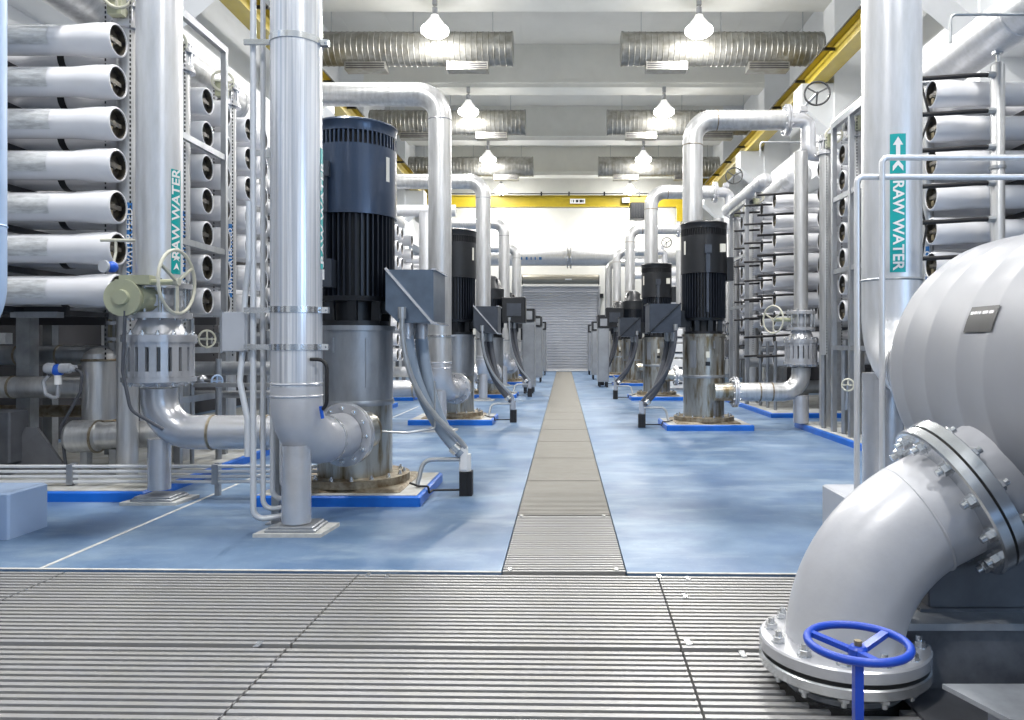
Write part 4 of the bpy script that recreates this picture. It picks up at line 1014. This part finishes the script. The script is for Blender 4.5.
# ------------------------------------------------------------------ right foreground: raw water pipe, tank, elbow
x,y,r = 2.27,5.2,.195
o = thing('raw_water_pipe','large white vertical pipe with teal RAW WATER label on the right','pipe',(x,y,0))
MB().cyl((x,y,1.69),(x,y,8.9),r,48).build('vertical_pipe','pipe_white',o)
MB().tube(fillet([(x,y,1.69),(x,y,1.10),(x-.02,4.62,1.10)],.36,12),r,40).build('elbow','pipe_white',o)
MB().lathe((x,y,1.68),(0,0,1),[(0,r+.001),(.01,r+.007),(.02,r+.001)],48).build('weld_band','steel',o)
MB().cyl((x-.06,y,.0),(x-.06,y,1.05),.135,32).build('support_leg','cast',o)
flange_pair(o,(x-.02,4.55,1.10),(0,-1,0),.29,'cast',14,.018,.035)
l = cyl_patch(o,x,y,r+.001,-.46,.05,2.39,2.655,'teal','pipe_label')
l2 = cyl_patch(o,x,y,r+.001,-.46,.05,1.73,2.355,'teal','pipe_label')
cyl_text(l2,'RAW WATER',.098,x,y,r+.006,-.205,2.045,True,sx=1.02)
q = MB()
def cyl_poly(poly,fs,ac,zc):
    q.add([(x+(r+.006)*math.sin(ac+u/r),y-(r+.006)*math.cos(ac+u/r),zc+v) for u,v in poly],fs)
cyl_poly([(-.032,.02),(0,.075),(.032,.02),(-.013,.02),(.013,.02),(-.013,-.05),(.013,-.05)],[(0,1,2),(3,4,6,5)],-.205,2.56)
cyl_poly([(-.032,-.035),(0,.005),(.032,-.035),(.032,-.0),(0,.04),(-.032,-.0)],[(0,1,4,5),(1,2,3,4)],-.205,2.44)
q.build('arrow','white',l,smooth=False)
o = MB().bbox(1.706,2.4,4.45,4.96,0,.324,.01).build('concrete_block','block_white'); tag(o,'light grey concrete block in front of the large right pipe','block')
for i,(xx,zz,yy) in enumerate([(1.777,2.263,4.55),(1.917,2.373,4.52)]):
    line('guard_pipe',[(xx,yy,.324),(xx,yy,zz),(3.4,yy,zz)],.0175,'%s of two thin grey pipes turning right across the large right pipe'%['lower, left','upper, right'][i],'pipe_white',.035,group='thin pipes across the large right pipe')
# tank
TX,TZ,TR = 2.03,1.143,.575
o = thing('pressure_tank','large round grey tank lying along the right edge on a saddle','tank',(TX,2.4,TZ-TR))
prof = [(4.5-1.0-0,.01)]
pr = []
for i in range(9):
    a = PI/2*i/8; pr.append((3.32+.26*math.cos(a), TR*math.sin(a)+.001))
pr = [(t,rr) for t,rr in pr]
body = [(3.58,.002)]+pr[1:]
for ys_ in (3.22,3.02,2.78,2.60,2.2,1.7):
    body += [(ys_+.022,TR),(ys_+.008,TR+.003),(ys_-.008,TR+.003),(ys_-.022,TR)]
body += [(1.25,TR),(1.15,TR*.9),(1.05,TR*.6),(1.0,.01)]
MB().lathe((TX,0,TZ),(0,1,0),body,96).build('shell','tank',o)
MB().cyl((TX+.2,3.5,1.10),(TX+.2,4.51,1.10),.19,36).build('far_nozzle','pipe_white',o)
# rating plate on tank side
def tank_pt(yy,phi,rr=TR): return Vector((TX-rr*math.cos(phi),yy,TZ+rr*math.sin(phi)))
q = MB(); vs=[]
for k in range(5):
    ph = .26+.17*k/4
    for yy in (2.58,2.76): vs.append(tank_pt(yy,ph,TR+.006))
q.add(vs,[(2*k,2*k+1,2*k+3,2*k+2) for k in range(4)]); pl = q.build('rating_plate','black',o)
q = MB()
for ya_,yb_ in ((2.60,2.625),(2.635,2.665),(2.68,2.69),(2.695,2.70),(2.705,2.72),(2.725,2.745)):
    q.add([tank_pt(yy,ph,TR+.009) for ph in (.375,.395) for yy in (ya_,yb_)],[(0,1,3,2)])
q.build('worn_marking','cast',pl)
# nozzle + flange (tank side)
th = math.radians(61); D = Vector((math.sin(th),0,math.cos(th)))
F = Vector((1.445,2.76,.69)); r = .205
MB().tube([F+D*.045,F+D*.10,F+D*.32],r,44).build('nozzle','matte',o)
MB().lathe(F+D*.005,D,[(0,.292),(.04,.292),(.046,.284)],64).build('nozzle_flange','bright_steel',o)
dd,aa,bb = basis(D)
for k in range(12):
    w = 2*PI*(k+.5)/12; bolt(o,F+D*.046+(aa*math.cos(w)+bb*math.sin(w))*.25,D,.022)
MB().tube([F+D*.235,F+D*.245],r+.012,44).build('weld_ring','cast',o)
# elbow
o = thing('elbow_pipe','large white elbow pipe with bolted flanges beside the blue handwheel','pipe',(1.026,2.76,.06))
c0 = Vector((1.026,2.76,.13)); rb = .60; pts = [c0, c0+Vector((0,0,.02))]
for k in range(1,19):
    a = th*k/18; pts.append(c0+Vector((rb*(1-math.cos(a)),0,.02+rb*math.sin(a))))
e = pts[-1]; tlen = (F-e).dot(D); 
shift = (F-D*tlen)-e
pts = [p+Vector((shift.x*min(1,max(0,(i-1)/19)),0,shift.z*min(1,max(0,(i-1)/19)))) for i,p in enumerate(pts)]
pts.append(F-D*.03)
MB().tube(pts,r,56).build('elbow','matte',o)
bp = F-D*.17
MB().tube([bp-D*.006,bp,bp+D*.006],[r+.0,r+.0035,r+.0],56).build('weld_band','matte',o)
MB().lathe(F-D*.045,D,[(0,.225),(.0,.284),(.006,.292),(.04,.292)],64).build('flange','bright_steel',o)
MB().lathe(F-D*.007,D,[(0,.282),(.014,.282)],64).build('gasket','gasket',o)
for k in range(12):
    w = 2*PI*(k+.5)/12; bolt(o,F-D*.045+(aa*math.cos(w)+bb*math.sin(w))*.25,-D,.023)
MB().lathe((1.026,2.76,.125),(0,0,1),[(0,.292),(.004,.298),(.04,.298),(.046,.292),(.05,.215)],64).build('flange','cast',o)
for k in range(12): 
    w = 2*PI*(k+.35)/12; bolt(o,(1.026+.254*math.cos(w),2.76+.254*math.sin(w),.171),(0,0,1),.022)
o = thing('floor_pipe','short vertical steel pipe rising through the grating below the elbow','pipe',(1.026,2.76,-.25))
MB().lathe((1.026,2.76,0),(0,0,1),[(-.25,.20),(.06,.20),(.07,.205),(.07,.292),(.075,.298),(.105,.298),(.110,.292)],64).build('pipe','bright_steel',o)
MB().lathe((1.026,2.76,.110),(0,0,1),[(0,.286),(.015,.286)],64).build('gasket','gasket',o)
MB().lathe((1.026,2.76,.0),(0,0,1),[(0,.203),(.01,.212),(.02,.203)],64).build('weld_band','steel',o)
for k in range(12):
    w = 2*PI*(k+.35)/12; bolt(o,(1.026+.254*math.cos(w),2.76+.254*math.sin(w),.07),(0,0,-1),.021)
# blue handwheel valve
hc = Vector((.815,2.08,.422))
o = thing('handwheel_valve','bright blue handwheel on a square blue post in the foreground','valve',(hc.x,hc.y,-.25))
q = MB(); q.torus(hc,(0,0,1),.134,.0115,48,12); q.build('wheel_rim','wheel_blue',o)
q = MB()
for w in (math.radians(33),math.radians(147),math.radians(270)):
    q.bar(hc+Vector((0,0,-.028)),hc+Vector((.131*math.cos(w),.131*math.sin(w),0)),.022,.014)
q.build('spoke_set','wheel_blue',o)
MB().lathe(hc+Vector((0,0,-.05)),(0,0,1),[(0,.026),(.035,.026),(.042,.02)],20).build('hub','wheel_blue',o)
MB().lathe(hc+Vector((0,0,-.008)),(0,0,1),[(0,.011),(.014,.011)],6).build('stem_nut','brass',o)
MB().box(hc.x-.012,hc.x+.012,hc.y-.012,hc.y+.012,-.25,hc.z-.05).build('post','wheel_blue',o)
# saddle, plinth, box
o = MB().bbox(1.37,2.69,2.82,3.12,.25,.66,.006).box(1.33,2.72,2.80,3.14,.25,.262).build('tank_saddle','plinth_grey'); tag(o,'grey steel saddle block carrying the tank','saddle')
o = thing('tank_plinth','low dark concrete plinth with a light steel ledge under the tank saddle','plinth',(2.3,3.0,.0))
MB().box(1.225,3.6,2.70,3.35,.0,.225).build('plinth_body','plinth_dark',o)
MB().box(1.21,3.62,2.68,3.37,.225,.25).build('ledge','ledge',o)
o = MB().box(1.19,3.6,1.0,2.69,.002,.012).build('floor_plate','plinth_grey'); tag(o,'dark steel floor plate in front of the tank plinth','floor plate')
o = thing('steel_cover','light grey steel cover box in the lower right corner','box',(1.6,2.2,.012))
MB().prism([(1.18,2.34),(2.6,2.34),(2.6,1.6),(1.45,1.6),(1.40,2.05),(1.26,2.12)],.175,.19).build('top_plate','ledge',o)
MB().prism([(1.30,2.30),(2.58,2.30),(2.58,1.62),(1.47,1.62),(1.43,2.0),(1.30,2.10)],.012,.175).build('side_wall','block_white',o)

# ------------------------------------------------------------------ light, world, camera
w = bpy.data.worlds.new('world'); scene.world = w; w.use_nodes = True
bg = w.node_tree.nodes['Background']; bg.inputs[0].default_value = (.62,.78,1.0,1); bg.inputs[1].default_value = .75
def area(loc, rot, sx, sy, e, col):
    ld = bpy.data.lights.new('daylight_fill','AREA'); ld.shape='RECTANGLE'; ld.size=sx; ld.size_y=sy; ld.energy=e; ld.color=col
    o = bpy.data.objects.new('daylight_fill', ld); COL.objects.link(o); o.location=loc; o.rotation_euler=rot; return o
area((6.5,-2.0,2.6),(0,math.radians(90),0),3.4,5.0,700,(.42,.66,1.0))
# daylight area above: added, unseen, for the blue light from the right
cam = bpy.data.cameras.new('camera'); co = bpy.data.objects.new('camera', cam); COL.objects.link(co); scene.camera = co
co.location = (0,0,1.25); co.rotation_euler = (math.radians(90),0,0)
cam.sensor_width = 36; cam.lens = 750/1024*36; cam.shift_x = -52/1024; cam.shift_y = -16/1024; cam.clip_start = .05; cam.clip_end = 200
scene.view_settings.view_transform = 'Standard'; scene.view_settings.look = 'None'; scene.view_settings.gamma = 1
scene.view_settings.exposure = -.9; scene.view_settings.use_curve_mapping = False
